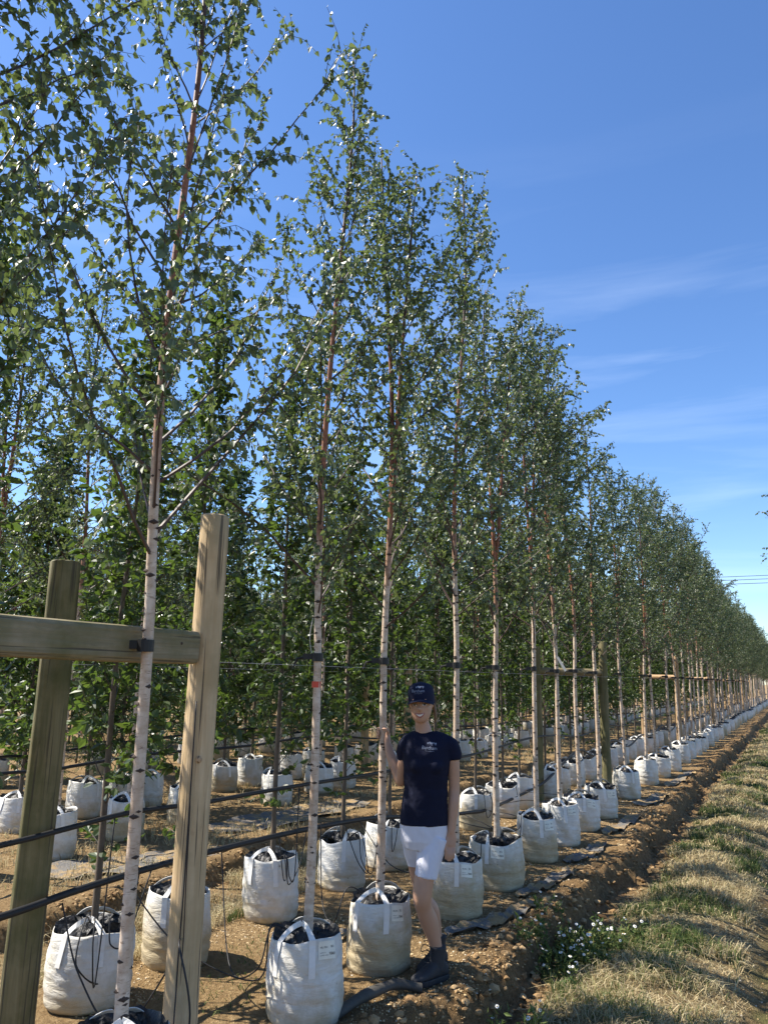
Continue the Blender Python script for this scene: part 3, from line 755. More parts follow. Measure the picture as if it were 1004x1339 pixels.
# the second bed: pale birches in front, mixed dark trees behind
row3 = [4.5, 5.42, 6.45, 7.4, 9.15, 10.4, 11.1]; y = 12.6
while y < 84: row3.append(y); y += rp.uniform(0.95, 1.2)
for i, y in enumerate(row3):
    x = X3 + rp.normal(0, 0.04); s = rp.uniform(0.86, 1.05)
    lab = 'pale stemmed birch of the second bed, %s from the left' % ORD[i] if i < 8 else 'background birch along the second bed'
    tree(BIRCH[int(rp.integers(7))], 'birch_tree', x, y, gz(x, y) + 0.05, rp.uniform(0, 6.28), (s, s, rp.uniform(0.84, 1.0)), lab, 'birch', 'birches of the second bed' if i < 8 else 'background birches of the second bed')
    lab = 'white planter bag at the front of the second bed, %s from the left' % ORD[i] if i < 8 else 'small white planter bag along the second bed'
    bag(int(rp.integers(6)), x, y, face(x, y, rp.normal(0, 0.4)), rp.random() < 0.25, lab, 'front planter bags of the second bed' if i < 8 else 'small planter bags of the second bed', full=i < 14)
row4 = [(6.1, 'horn'), (7.05, 'con'), (7.6, 'horn'), (8.1, 'ever'), (8.9, 'ever'), (9.7, 'horn'), (10.4, 'con'), (11.4, 'con'), (12.2, 'horn')]; y = 13.2
while y < 60: row4.append((y, 'horn' if rp.random() < 0.75 else ('con' if rp.random() < 0.5 else 'ever'))); y += rp.uniform(0.95, 1.2)
cnt = {}
for i, (y, kd) in enumerate(row4):
    x = X4 + rp.normal(0, 0.05); s = rp.uniform(0.95, 1.15); cnt[kd] = cnt.get(kd, 0) + 1
    pr = {'horn': HLOW, 'con': CON, 'ever': EVER}[kd]; pr = pr[i % len(pr)]
    nm = {'horn': 'hornbeam_tree', 'con': 'conifer_tree', 'ever': 'evergreen_shrub'}[kd]
    wd = {'horn': 'dark columnar tree', 'con': 'feathery green conifer', 'ever': 'glossy leafed evergreen shrub'}[kd]
    near = i < 9
    lab = '%s of the second bed, %s of its kind from left' % (wd, ORD[cnt[kd] - 1]) if near else 'background %s at the back of the second bed' % wd
    tree(pr, nm, x, y, gz(x, y) + 0.05, rp.uniform(0, 6.28), (s * 1.1, s * 1.1, rp.uniform(0.9, 1.15)), lab, 'shrub' if kd == 'ever' else 'tree', ('' if near else 'background ') + '%ss of the second bed' % wd)
    lab = 'white planter bag under the %s %s of the second bed' % (ORD[cnt[kd] - 1], wd) if near else 'small white planter bag at the back of the second bed'
    bag(int(rp.integers(6)), x, y, face(x, y, rp.normal(0, 0.5)), rp.random() < 0.2, lab, 'back planter bags of the second bed' if near else 'small planter bags behind the second bed', full=i < 9)
for ri, (xr, y0, y1, mixk) in enumerate([(-10.75, 7.0, 56, ('horn', 'birch', 'horn', 'con')), (-11.95, 8.5, 50, ('birch', 'horn', 'purple')), (-15.2, 11, 46, ('horn', 'con', 'horn')), (-16.6, 12.5, 44, ('birch', 'horn')), (-20.5, 14, 60, ('horn', 'horn', 'con'))]):
    y = y0; bed = 'third' if ri < 2 else 'fourth' if ri < 4 else 'fifth'
    while y < y1:
        kd = mixk[int(rp.integers(len(mixk)))]; x = xr + rp.normal(0, 0.05)
        pr = {'horn': HLOW, 'con': CON, 'birch': BIRCH, 'purple': PURPLE}[kd]; pr = pr[int(rp.integers(len(pr)))]
        wd = {'horn': 'dark columnar tree', 'con': 'feathery conifer', 'birch': 'pale birch', 'purple': 'purple leafed tree'}[kd]
        nm = {'horn': 'hornbeam_tree', 'con': 'conifer_tree', 'birch': 'birch_tree', 'purple': 'purple_beech_tree'}[kd]; s = rp.uniform(1.0, 1.2)
        zs = rp.uniform(0.68, 0.82) if kd == 'birch' else rp.uniform(0.95, 1.15)
        tree(pr, nm, x, y, gz(x, y) + 0.05, rp.uniform(0, 6.28), (s, s, zs), 'background %s in the %s bed behind the birches' % (wd, bed), 'birch' if kd == 'birch' else 'tree', 'background %ss of the %s bed' % (wd.replace('birch', 'birche'), bed))
        if ri == 0 and y < 30: bag(int(rp.integers(3)), x, y, rp.uniform(0, 6.28), False, 'tiny white planter bag in the %s bed far behind' % bed, 'planter bags of the %s bed' % bed, full=False)
        y += rp.uniform(0.85, 1.15)
# one row across the track shows only a few leafy twigs at the right edge
for i, (x, y) in enumerate([(0.72, 10.9), (0.66, 14.2)]):
    tree(BIRCH[[3, 5][i]], 'birch_tree', x, y, gz(x, y), [2.0, 0.7][i], (1.05, 1.05, 1), ['birch twigs poking in at the right edge below the power lines', 'lower birch twigs at the right edge above the far row'][i], 'birch', 'birches across the track')
    bag(0, x, y, 0, False, 'white planter bag across the track, %s' % ('nearer one' if i == 0 else 'farther one'), 'planter bags across the track', full=False)

# ------------------------------------------------------------------ timber posts and frames
def post_mesh(h, r, seed, mat, split=False):
    rgp = np.random.default_rng(seed); n = 20; zs = np.linspace(-0.35, h, 16); V = []; F = []
    for i, z in enumerate(zs):
        for j in range(n):
            a = 2 * math.pi * j / n; rr = r * (1.05 - 0.10 * (z / h)) * (1 + 0.025 * math.sin(2 * a + seed) + 0.012 * math.sin(5 * a + z * 3 + seed))
            if split and abs((a - 4.9 + math.pi) % (2 * math.pi) - math.pi) < 0.2 : rr *= 0.80
            V.append((rr * math.cos(a) + 0.006 * math.sin(z * 2 + seed), rr * math.sin(a), z))
    for j in range(n):
        a = 2 * math.pi * j / n; V.append((r * 0.86 * math.cos(a), r * 0.86 * math.sin(a), h + 0.010))
    m = len(zs)
    for i in range(m):
        for j in range(n): F.append((i * n + j, i * n + (j + 1) % n, (i + 1) * n + (j + 1) % n, (i + 1) * n + j))
    F.append(tuple(m * n + j for j in range(n)))
    me = mesh('post', V, F, mat, True); me.polygons[len(F) - 1].use_smooth = False
    return me
def rail_mesh(L, r, mat, flat=False):
    """rail along local y from 0 to L"""
    n = 16; V = []; F = []; k = 12
    for i in range(k + 1):
        y = L * i / k
        for j in range(n):
            a = 2 * math.pi * j / n; x, z = r * math.cos(a), r * math.sin(a)
            if flat: x = max(min(x, r * 0.55), -r * 0.55) * 0.8; z = z * 1.0
            s = 1 + 0.02 * math.sin(y * 5 + 2 * a); V.append((x * s, y, z * s + 0.004 * math.sin(y * 2)))
    for i in range(k):
        for j in range(n): F.append((i * n + j, (i + 1) * n + j, (i + 1) * n + (j + 1) % n, i * n + (j + 1) % n))
    F.append(tuple(range(n))); F.append(tuple(k * n + j for j in range(n - 1, -1, -1)))
    return mesh('rail', V, F, mat)
# near end frame
fr = put('tree_support', None, loc=(X1 - 0.04, 2.86, gz(X1, 2.86)), label='pale peeled pine post with a long grey rail at the near left', cat='tree support')
pp = put('post', post_mesh(2.49, 0.074, 3, M_PALE_WOOD), fr, label='pale peeled pine post with a dark vertical crack')
V, F = tube(spline([(0.036, -0.062, 0.1), (0.040, -0.060, 0.55), (0.034, -0.0635, 0.9), (0.030, -0.0655, 1.2)], 14), [0.0035] * 13 + [0.001], 5); put('crack', mesh('crack', V, F, M_KNOT), pp)
put('rail', rail_mesh(2.62, 0.076, M_RAIL_X, True), fr, loc=(0.0, -2.70, 1.865 - gz(X1, 2.86)), label='squared grey weathered rail stained green')
V, F = ellipsoid((0.0345, -0.2, 0.006), (0.003, 0.007, 0.007), 8, 6); put('nail', mesh('nail', V + np.array([0, 0, 1.865]), F, M_KNOT), fr)
V, F = ellipsoid((0.052, -0.055, 1.36), (0.014, 0.013, 0.017), 10, 7); put('knot', mesh('knot', V, F, M_TAN_WOOD), pp)
put('post', post_mesh(2.35, 0.075, 9, M_GREEN_WOOD), fr, loc=(-0.045, -2.50, 0))
lp = put('timber_post', post_mesh(2.33, 0.084, 5, M_GREEN_WOOD, True), loc=(-3.52, 2.88, gz(-3.52, 2.88)), rot=(0, 0, 0.25), label='thick mossy green split post at the far left behind the rail', cat='post')
def frame(pa, pb, ha, hb, r, mat, rmat, label, zr=1.85, group=None):
    z0 = gz(pa[0], pa[1]); t = put('tree_support', None, loc=(pa[0], pa[1], z0), label=label, cat='tree support', group=group)
    put('post', post_mesh(ha, r, int(pa[1] * 7) % 50, mat), t)
    put('post', post_mesh(hb, r * 1.05, int(pa[1] * 7) % 50 + 3, mat), t, loc=(pb[0] - pa[0], pb[1] - pa[1], 0))
    d = Vector((pb[0] - pa[0], pb[1] - pa[1])); a = math.atan2(-d.x, d.y)
    put('rail', rail_mesh(d.length, r * 0.85, rmat), t, loc=(0, 0, zr), rot=(0, 0, a))
    return t
frame((-2.60, 12.05), (-3.5, 11.6), 2.32, 2.22, 0.066, M_GREEN_WOOD, M_RAIL_X, 'green treated two post frame with cross rail right of the woman', 1.86, 'two post timber frames')
M_TANRAIL = M_TAN_WOOD
for i, yy in enumerate([20.3, 28.6, 37.0, 45.5, 54.0]):
    frame((-2.62, yy), (-3.5, yy + 0.4), 2.36, 2.15, 0.066, M_TAN_WOOD, M_TAN_WOOD, ['tan two post frame, nearest of the tan ones along the front row', 'second tan two post frame down the front row'][i] if i < 2 else 'far tan two post frame down the front row', 1.86, 'two post timber frames' if i < 2 else 'far two post timber frames')
for i, yy in enumerate([13.6, 23.3, 33]):
    frame((-7.58, yy), (-6.75, yy + 0.2), 2.38, 2.2, 0.075, M_PALE_WOOD if i < 1 else M_TAN_WOOD, M_RAIL_X, ['pale post frame in the second bed left of the woman', 'pale post frame in the second bed right of the woman', 'far post frame in the second bed'][i], 1.86, 'timber frames of the second bed')

# ------------------------------------------------------------------ irrigation pipes, wires
def pipe(name, pts, r, label, cat, group=None, n=None, mat=None, sides=8):
    V, F = tube(spline(pts, n or len(pts) * 7), r, sides)
    return put(name, mesh(name, V, F, mat or M_PIPE, True), label=label, cat=cat, group=group)
XH = -3.365
h1 = [at_x(a, b, XH) for a, b in [(0, 1200), (100, 1165), (215, 1130), (300, 1108), (400, 1085), (490, 1070), (560, 1068), (612, 1063), (640, 1058), (690, 1035), (715, 1020), (755, 982)]]
h1 = [(XH, 0.6, h1[0][2] - 0.03), (XH, 1.6, h1[0][2] - 0.01)] + h1
y = h1[-1][1] + 1.2; k = 0
while y < 50: h1.append((XH, y, [0.42, 0.58, 0.36, 0.5][k % 4])); y += 1.6; k += 1
pipe('irrigation_pipe', h1, 0.019, 'thick black irrigation pipe slung low across the left foreground', 'pipe', 'irrigation pipes')
h2 = [at_x(a, b, XH) for a, b in [(0, 1106), (80, 1086), (170, 1063), (265, 1050), (330, 1038), (400, 1026), (500, 1010), (600, 991), (640, 981), (690, 966)]]
h2 = [(XH, 0.6, h2[0][2]), (XH, 1.6, h2[0][2] - 0.01)] + h2
y = h2[-1][1] + 1.3
while y < 50: h2.append((XH, y, 0.86 + 0.05 * math.sin(y * 1.7))); y += 1.8
pipe('irrigation_pipe', h2, 0.0145, 'upper black irrigation pipe running above the low thick one', 'pipe', 'irrigation pipes')
X5 = -6.28
h3 = [at_x(a, b, X5) for a, b in [(0, 1012), (60, 1008), (120, 998), (200, 986), (330, 975), (420, 962)]]
h3 = [(X5, 3.2, h3[0][2])] + h3; y = h3[-1][1] + 2
while y < 40: h3.append((X5, y, 0.75 + 0.06 * math.sin(y))); y += 2
pipe('irrigation_pipe', h3, 0.016, 'lower black pipe along the second bed at the left', 'pipe', 'irrigation pipes')
h4 = [(-7.6, 4.0, 0.82)] + [at_x(a, b, -7.6) for a, b in [(0, 990), (45, 989), (130, 975), (300, 955)]]; y = h4[-1][1] + 2
while y < 40: h4.append((-7.6, y, 0.82 + 0.06 * math.sin(y * 1.3))); y += 2
pipe('irrigation_pipe', h4, 0.015, 'black pipe farther back through the second bed trees', 'pipe', 'irrigation pipes')
for nm, xx, zz in (('front', X1 - 0.05, 1.80), ('second', X2 - 0.04, 1.78)):
    pipe('support_wire', [(xx, 2.9, zz), (xx, 12, zz), (xx, 20.3, zz + .02), (xx, 37, zz), (xx, 54, zz)], 0.0011, 'thin steel wire the %s row trees are tied to' % nm, 'wire', 'support wires', 40, M_WIRE, 5)
# thin drip tubes looping from pipe to bag
rd = np.random.default_rng(9)
def drip(k, xb, yb, start, label, loops=1):
    hb = gz(xb, yb)
    t = np.array([xb, yb, hb + 0.40])
    for q in range(loops):
        s = np.array(start) + np.array([0, rd.normal(0, 0.12), 0]); a = rd.uniform(0, 6.28)
        d = np.array([math.cos(a), math.sin(a), 0]); fr_ = nrm(np.array([-xb, -yb, 0]))
        m1 = s * 0.6 + t * 0.4 + np.array([rd.normal(0, .08), rd.normal(0, .08), -0.12 - rd.uniform(0, .22)]); m1[2] = max(m1[2], 0.05)
        fr_ = nrm(np.array([-rd.uniform(0.0, 0.7), -rd.uniform(0.5, 1.0), 0]) if xb > -3 else np.array([rd.uniform(0.4, 1.0), -rd.uniform(0.1, 1.0), 0])); m1 = (s * 0.5 + (t + fr_ * 0.33) * 0.5) * np.array([1, 1, 0]) + np.array([0, 0, rd.uniform(0.12, 0.4)]); m2 = t + fr_ * rd.uniform(0.25, 0.31) + np.array([0, 0, -rd.uniform(0.04, 0.24)])
        m3 = t + fr_ * 0.205 + np.array([0, 0, 0.055]); m4 = t + fr_ * 0.07 + np.array([0, 0, 0.0])
        pipe('drip_tube', [s, m1, m2, m3, m4], 0.0042, label, 'drip tube', 'thin drip tubes', 30, M_PIPE, 5)
near = [(X1, row1[i], h1[0][2], B1[i]) for i in (2, 3, 4, 5, 6, 7, 8, 9)] + [(X2, row2[i], 0.6, B2.get(i, '')) for i in (1, 2, 3, 4, 5, 7, 8)]
short = ['frontmost bag at bottom centre', 'stained bag at the boot', 'yellowed bag behind the legs', 'boxy bag by the hanging hand', 'third bag beyond the woman', 'leftmost bag at the green frame', 'middle bag at the green frame', 'bag hiding the green right post',
         'bag between green post and nearest birch', 'bag behind the pale post', 'bag right of the pale post', 'second row bag between two trunks', 'bag behind the held trunk', 'round bag right of the woman', 'bag left of the frame\'s left post']
def pz(pts, y):
    a = np.array(pts); return float(np.interp(y, a[:, 1], a[:, 2]))
for i, (xx, yy, zz, lb) in enumerate(near):
    two = i in (0, 4, 8, 9, 10, 11, 13)
    for q in range(3 if i in (8, 10, 13) else 2 if two else 1):
        up = q == 2
        st = (XH, yy + rd.uniform(-0.5, 0.5), pz(h2 if up else h1, yy))
        drip(i, xx, yy, st, 'drip tube %s to the %s' % (['', 'looping wide', 'from the upper pipe'][q], short[i]))
# hanging loops on the near left posts
pipe('drip_tube', [(XH, 2.95, 0.60), (-3.2, 2.95, 0.3), (-2.9, 2.95, 0.12), (-2.62, 3.0, 0.5), (-2.40, 2.74, 0.62), (-2.30, 2.72, 0.35), (-2.42, 2.70, 0.08)], 0.0045, 'long thin black tube looping across the pale post', 'drip tube', 'thin drip tubes', 60, M_PIPE, 5)
pipe('drip_tube', [(-2.437, 2.785, 1.62), (-2.432, 2.782, 0.9), (-2.43, 2.775, 0.45), (-2.36, 2.72, 0.2), (-2.2, 2.75, 0.02)], 0.0035, 'thin black tube hanging straight down the pale post', 'drip tube', 'thin drip tubes', 40, M_PIPE, 5)
# flat strips of buried ground cover and a split old pipe
def sheet(name, pts, wid, label, group, seed, curl=0.03):
    P = spline(pts, 28); rs = np.random.default_rng(seed); T = nrm(np.gradient(P, axis=0)); S = np.stack([-T[:, 1], T[:, 0], 0 * T[:, 0]], -1)
    nw = 6; V = []; F = []
    for i in range(28):
        ww = wid * (0.75 + 0.5 * float(vnoise(i * 0.35, seed, 2))) * (0.35 + 0.65 * math.sin(math.pi * min(1, (i + 1) / 6 if i < 14 else (28 - i) / 6) / 2))
        for j in range(nw + 1):
            u = j / nw - 0.5; p = P[i] + S[i] * ww * u; p[2] = gz(p[0], p[1]) - 0.006 + curl * (abs(u) * 2) ** 3 * float(vnoise(i * 0.5, j + seed, 4)) + 0.030 * float(vnoise(i * 0.8, j * 1.1, seed))
            V.append(p)
    n0 = len(V); V += [p - np.array([0, 0, 0.004]) for p in V[:n0]]
    for i in range(27):
        for j in range(nw):
            a = i * (nw + 1) + j; F.append((a, a + 1, a + nw + 2, a + nw + 1)); F.append((n0 + a, n0 + a + nw + 1, n0 + a + nw + 2, n0 + a + 1))
    return put(name, mesh(name, V, F, M_MEMBRANE, True), label=label, cat='ground cover', group=group)
for i, (a, b, wd, lb) in enumerate([((-2.28, 5.35), (-1.98, 6.35), 0.16, 'torn grey ground cover strip beside the woman\'s boot'), ((-2.15, 6.5), (-2.02, 7.7), 0.17, 'grey ground cover strip by the boxy yellowed bag'),
        ((-2.12, 7.9), (-2.05, 9.1), 0.18, 'grey ground cover strip on the bank, third along'), ((-2.12, 9.6), (-2.05, 11.2), 0.16, 'grey ground cover strip near the green frame'),
        ((-2.15, 11.9), (-2.0, 13.4), 0.26, 'flat grey ground cover under the lone bright bag'), ((-2.1, 14.4), (-2.0, 17.0), 0.2, 'far grey ground cover strip along the bank'),
        ((-3.25, 4.75), (-2.85, 4.95), 0.20, 'flat grey ground cover patch behind the frontmost bag'), ((-5.9, 4.9), (-5.3, 6.6), 0.55, 'grey ground cover sheet on the second bed at left'), ((-5.9, 7.2), (-5.6, 10.0), 0.7, 'dark ground cover sheet on the second bed behind the pale post')]):
    m = ((a[0] + b[0]) / 2 + 0.04, (a[1] + b[1]) / 2, 0)
    sheet('ground_cover', [(a[0], a[1], 0), m, (b[0], b[1], 0)], wd, lb, 'torn ground cover strips', 3 + i)
g = Geo(); P = spline([(-2.27, 3.80, gz(-2.27, 3.8) + 0.03), (-2.20, 4.05, gz(-2.2, 4.05) + 0.05), (-2.13, 4.28, gz(-2.13, 4.28) + 0.055), (-2.02, 4.36, gz(-2.02, 4.36) + 0.025)], 14)
T = nrm(np.gradient(P, axis=0)); V = []; F = []
for k, p in enumerate(P):
    s = np.array([-T[k][1], T[k][0], 0])
    for j in range(9):
        a = R(-20 + 250 * j / 8); rr = 0.027 * (1 + 0.1 * math.sin(k * 1.3 + j))
        V.append(p + s * math.cos(a) * rr * 1.3 + np.array([0, 0, math.sin(a) * rr]))
for k in range(13):
    for j in range(8): F.append((k * 9 + j, k * 9 + j + 1, (k + 1) * 9 + j + 1, (k + 1) * 9 + j))
put('split_pipe', mesh('split_pipe', V, F, M_DUSTY, True), label='split black pipe lying on the soil by the soil-stained bag', cat='pipe')

# ------------------------------------------------------------------ power lines far behind
def wood_pole(x, label):
    t = put('utility_pole', None, loc=(x, 72, gz(x, 72) - 0.2), label=label, cat='utility pole', group='utility poles')
    V, F = tube([(0, 0, 0), (0, 0, 11.2)], [0.16, 0.11], 10); put('pole', mesh('pole', V, F, M_TAN_WOOD, True), t)
    put('crossarm', mesh('crossarm', *box((0, 0, 10.3), (0.12, 0.12, 1.1)), M_TAN_WOOD), t)
wood_pole(-58, 'utility pole carrying the wires, hidden far behind the birches'); wood_pole(40, 'utility pole carrying the wires beyond the right edge')
for z, nm in ((10.72, 'top'), (10.42, 'middle'), (10.08, 'bottom')):
    pipe('power_line', [(-58, 72, z + 0.35), (-30, 72, z + 0.05), (-4, 72, z), (18, 72, z + 0.08), (40, 72, z + 0.3)], 0.022, 'thin dark power line, %s of three against the sky' % nm, 'power line', 'power lines', 30, M_BLACK, 5)

# ------------------------------------------------------------------ the woman
from mathutils.bvhtree import BVHTree
M_SKIN = plain('skin', (0.43, 0.25, 0.165), 0.5, 0.4, (90, 0.1, 0.002), 0.06, 25)
M_NAVY = plain('navy_jersey', (0.006, 0.008, 0.024), 0.85, 0.2, (400, 0.2, 0.001), 0.2, 20)
M_CAP = plain('navy_twill', (0.007, 0.010, 0.032), 0.8, 0.2, (300, 0.2, 0.001), 0.2, 20)
M_SHORT = plain('pale_shorts', (0.60, 0.61, 0.69), 0.8, 0.2, (250, 0.2, 0.001), 0.06, 20)
M_HAIR = plain('fair_brown_hair', (0.16, 0.09, 0.045), 0.55, 0.4, None, 0.3, 60)
M_PRINT = plain('pale_print', (0.23, 0.26, 0.34), 0.7)
M_BOOT = plain('dark_boot', (0.035, 0.036, 0.040), 0.75, 0.3, (120, 0.4, 0.002), 0.35, 18)
M_SOLE = plain('boot_sole', (0.025, 0.025, 0.026), 0.8)
M_LACE = plain('boot_lace', (0.03, 0.03, 0.03), 0.7)
M_TEETH = plain('teeth', (0.66, 0.62, 0.57), 0.3); M_LIP = plain('lip', (0.30, 0.09, 0.08), 0.45); M_EYE = plain('eye_white', (0.55, 0.52, 0.50), 0.2)
M_IRIS = plain('iris', (0.05, 0.03, 0.02), 0.2); M_BROW = plain('eyebrow', (0.10, 0.055, 0.03), 0.8)

def loft(rings, n=24):
    V = []; F = []
    for cx, cy, z, rx, ry in rings:
        for j in range(n):
            a = 2 * math.pi * j / n; V.append((cx + rx * math.cos(a), cy + ry * math.sin(a), z))
    for i in range(len(rings) - 1):
        for j in range(n): F.append((i * n + j, i * n + (j + 1) % n, (i + 1) * n + (j + 1) % n, (i + 1) * n + j))
    F.append(tuple(range(n - 1, -1, -1))); F.append(tuple((len(rings) - 1) * n + j for j in range(n)))
    return np.array(V), F
def limb(pts, rad, n=None, sides=14, ell=None, ref=None):
    pts = np.asarray(pts, float); k = n or len(pts) * 4
    q = spline(np.column_stack([pts, rad] + ([ell] if ell is not None else [])), k)
    V, F = tube(q[:, :3], np.maximum(q[:, 3], 0.002), sides, True, np.maximum(q[:, 4], 0.002) if ell is not None else None, ref)
    return V, F
def weld(name, g, voxel, it, mat, fold=None):
    """grow the pieces of one body part into one continuous surface"""
    me = g.mesh(name, mat); o = bpy.data.objects.new(name, me); COL.objects.link(o)
    r = o.modifiers.new('r', 'REMESH'); r.mode = 'VOXEL'; r.voxel_size = voxel
    s = o.modifiers.new('s', 'SMOOTH'); s.factor = 0.5; s.iterations = it
    m2 = bpy.data.meshes.new_from_object(o.evaluated_get(bpy.context.evaluated_depsgraph_get())); m2.name = name
    bpy.data.objects.remove(o); bpy.data.meshes.remove(me)
    if fold:
        co = np.empty(len(m2.vertices) * 3); m2.vertices.foreach_get('co', co); co = co.reshape(-1, 3)
        no = np.empty(len(m2.vertices) * 3); m2.vertices.foreach_get('normal', no); no = no.reshape(-1, 3)
        co = co + no * fold(co)[:, None]; m2.vertices.foreach_set('co', co.ravel())
    m2.polygons.foreach_set('use_smooth', [True] * len(m2.polygons)); m2.update(); return m2
def bvh_of(me): return BVHTree.FromPolygons([v.co for v in me.vertices], [p.vertices[:] for p in me.polygons])
def drape(bvh, pts, off, d=(0, 1, 0)):
    o = []
    for x, z in pts:
        h = bvh.ray_cast(Vector((x, -0.6, z)), Vector(d)); y = h[0].y if h[0] else 0.0; o.append((x, y - off, z))
    return o

PX, PY = -2.04, 4.53
woman = put('person', None, loc=(PX, PY, gz(PX, PY) + 0.004), rot=(0, 0, face(PX, PY)), label='woman in navy cap, navy T-shirt and white shorts holding a birch trunk', cat='person')
HM = Matrix.Translation((-0.073, -0.005, 1.595)) @ Matrix.Rotation(R(-7), 4, 'Z') @ Matrix.Rotation(R(-3), 4, 'Y') @ Matrix.Rotation(R(3), 4, 'X')
def hx(V): return np.array([(HM @ Vector(tuple(v)))[:] for v in V])
head = Geo()
head.add(*loft([(0, -.058, -.124, .018, .014), (0, -.056, -.117, .033, .027), (0, -.047, -.100, .050, .044), (0, -.03, -.072, .062, .066), (0, -.015, -.04, .068, .081), (0, 0, 0, .071, .090), (0, .005, .04, .072, .097), (0, .008, .075, .066, .088), (0, .01, .1, .045, .062), (0, .01, .112, .02, .03)]))
head.add(*limb([(0, -.086, .012), (0, -.099, -.010), (0, -.113, -.034), (0, -.098, -.042), (0, -.085, -.046)], [.007, .008, .0115, .011, .006], 14, 10))
for s in (-1, 1):
    head.add(*ellipsoid((s * .011, -.095, -.037), (.0075, .009, .007))); head.add(*ellipsoid((s * .036, -.062, -.034), (.021, .022, .018)))
    head.add(*ellipsoid((s * .030, -.078, .018), (.020, .010, .006))); head.add(*ellipsoid((s * .0715, .012, -.012), (.008, .016, .027)))
head.add(*ellipsoid((0, -.084, -.063), (.020, .009, .010))); head.add(*ellipsoid((0, -.072, -.108), (.016, .014, .012)))
hme = weld('head', head, 0.004, 4, M_SKIN); HB = bvh_of(hme)
body = Geo()
for v, f in [(np.array([x.co[:] for x in hme.vertices]), [p.vertices[:] for p in hme.polygons])]: body.add(hx(v), f)
body.add(*limb([(-.072, .02, 1.54), (-.068, .018, 1.47), (-.058, .024, 1.425), (-.05, .026, 1.36)], [.042, .043, .050, .060], 14, 20))
body.add(*limb([(-.045, .012, 1.335), (-.036, .0, 1.22), (-.042, .01, 1.05), (-.05, .01, .88), (-.05, .012, .78)], [.105, .12, .11, .13, .12], 20, 20, [.055, .09, .08, .09, .09], (1, 0, 0)))
# arm hanging at her left (image right)
body.add(*limb([(.092, .015, 1.318), (.126, .015, 1.24), (.134, .025, 1.085), (.131, .008, .995), (.119, -.005, .88), (.114, -.010, .825)], [.046, .040, .0345, .035, .027, .023], 34, 16))
body.add(*limb([(.114, -.010, .835), (.112, -.014, .80), (.109, -.020, .755)], [.026, .036, .034], 10, 14, [.020, .015, .013], (1, 0, 0)))
for x, L in ((.083, .066), (.100, .078), (.117, .075), (.133, .060)):
    body.add(*limb([(x * .6 + .044, -.018, .765), (x, -.023, .745), (x - .002, -.036, .745 - L * .5), (x - .004, -.030, .745 - L)], [.0088, .0088, .008, .0062], 12, 8))
body.add(*limb([(.092, -.014, .805), (.080, -.030, .775), (.078, -.040, .745), (.082, -.042, .725)], [.011, .010, .009, .0065], 12, 8))
# arm raised to the trunk (image left)
TX, TY = -.327, .224
body.add(*limb([(-.135, .02, 1.318), (-.178, .05, 1.22), (-.192, .090, 1.115), (-.208, .112, 1.118), (-.236, .135, 1.185), (-.272, .168, 1.26), (-.290, .190, 1.315)], [.047, .041, .037, .036, .035, .030, .0235], 44, 16))
body.add(*limb([(-.289, .188, 1.31), (-.293, .205, 1.345), (-.294, .222, 1.385)], [.023, .021, .016], 10, 14, [.020, .030, .028], (1, 0, 0)))
for k in range(4):
    z = 1.352 + .0185 * k; e = [0, .004, .004, -.002][k]
    body.add(*limb([(-.296, .236, z - .004), (-.308, .258, z), (-.336, .262 + e, z + .003), (-.360, .240, z + .004), (-.359, .212, z + .003), (-.345, .199 - e * .5, z)], [.0095, .0092, .0088, .0084, .0078, .006], 22, 8))
body.add(*limb([(-.289, .203, 1.365), (-.291, .188, 1.395), (-.306, .183, 1.410), (-.330, .187, 1.413)], [.012, .011, .0095, .007], 14, 8))
# legs
body.add(*limb([(-.005, .0, .80), (-.040, -.035, .60), (-.057, -.050, .475), (-.046, -.026, .405), (-.016, .008, .325), (.010, .022, .245), (.028, .030, .175), (.032, .030, .10)], [.075, .062, .057, .050, .0545, .043, .036, .038], 40, 18))
body.add(*limb([(-.095, .06, .78), (-.090, .095, .63), (-.058, .132, .475), (-.045, .150, .40), (-.004, .180, .33), (.030, .215, .18), (.036, .222, .10)], [.075, .060, .055, .050, .053, .036, .038], 38, 18))
put('body', weld('body', body, 0.0052, 3, M_SKIN), woman)
bpy.data.meshes.remove(hme)

def folds(co):
    x, y, z = co[:, 0], co[:, 1], co[:, 2]
    return 0.011 * (fbm(x * 9 + z * 6, z * 16 - x * 10, 3, 3) - 0.5) + 0.004 * (fbm(x * 22, z * 7, 9, 2) - 0.5) * sstep(1.1, 0.9, z)
sh = Geo()
sh.add(*loft([(-.050, .010, .868, .150, .110), (-.050, .010, .93, .148, .108), (-.046, .010, 1.0, .139, .103), (-.042, .012, 1.08, .134, .099), (-.038, .005, 1.16, .139, .106), (-.036, .0, 1.22, .145, .112), (-.034, .006, 1.29, .148, .106), (-.030, .012, 1.335, .152, .095), (-.030, .016, 1.372, .150, .078), (-.036, .020, 1.398, .126, .062), (-.046, .028, 1.414, .080, .046)], 32))
for s in (-.088, .014): sh.add(*ellipsoid((s, -.070, 1.215), (.052, .046, .050)))
sh.add(*limb([(.055, .012, 1.348), (.100, .013, 1.334), (.124, .013, 1.290), (.128, .013, 1.250)], [.050, .058, .054, .049], 16, 20))
sh.add(*limb([(-.115, .018, 1.350), (-.152, .026, 1.338), (-.174, .043, 1.285), (-.178, .054, 1.240)], [.050, .057, .053, .048], 16, 20))
shm = weld('t_shirt', sh, 0.006, 5, M_NAVY, folds); shirt = put('t_shirt', shm, woman); SB = bvh_of(shm)
st = Geo()
st.add(*loft([(-.050, .012, .73, .125, .085), (-.050, .012, .78, .143, .104), (-.050, .012, .84, .146, .106), (-.050, .012, .92, .141, .102)], 28))
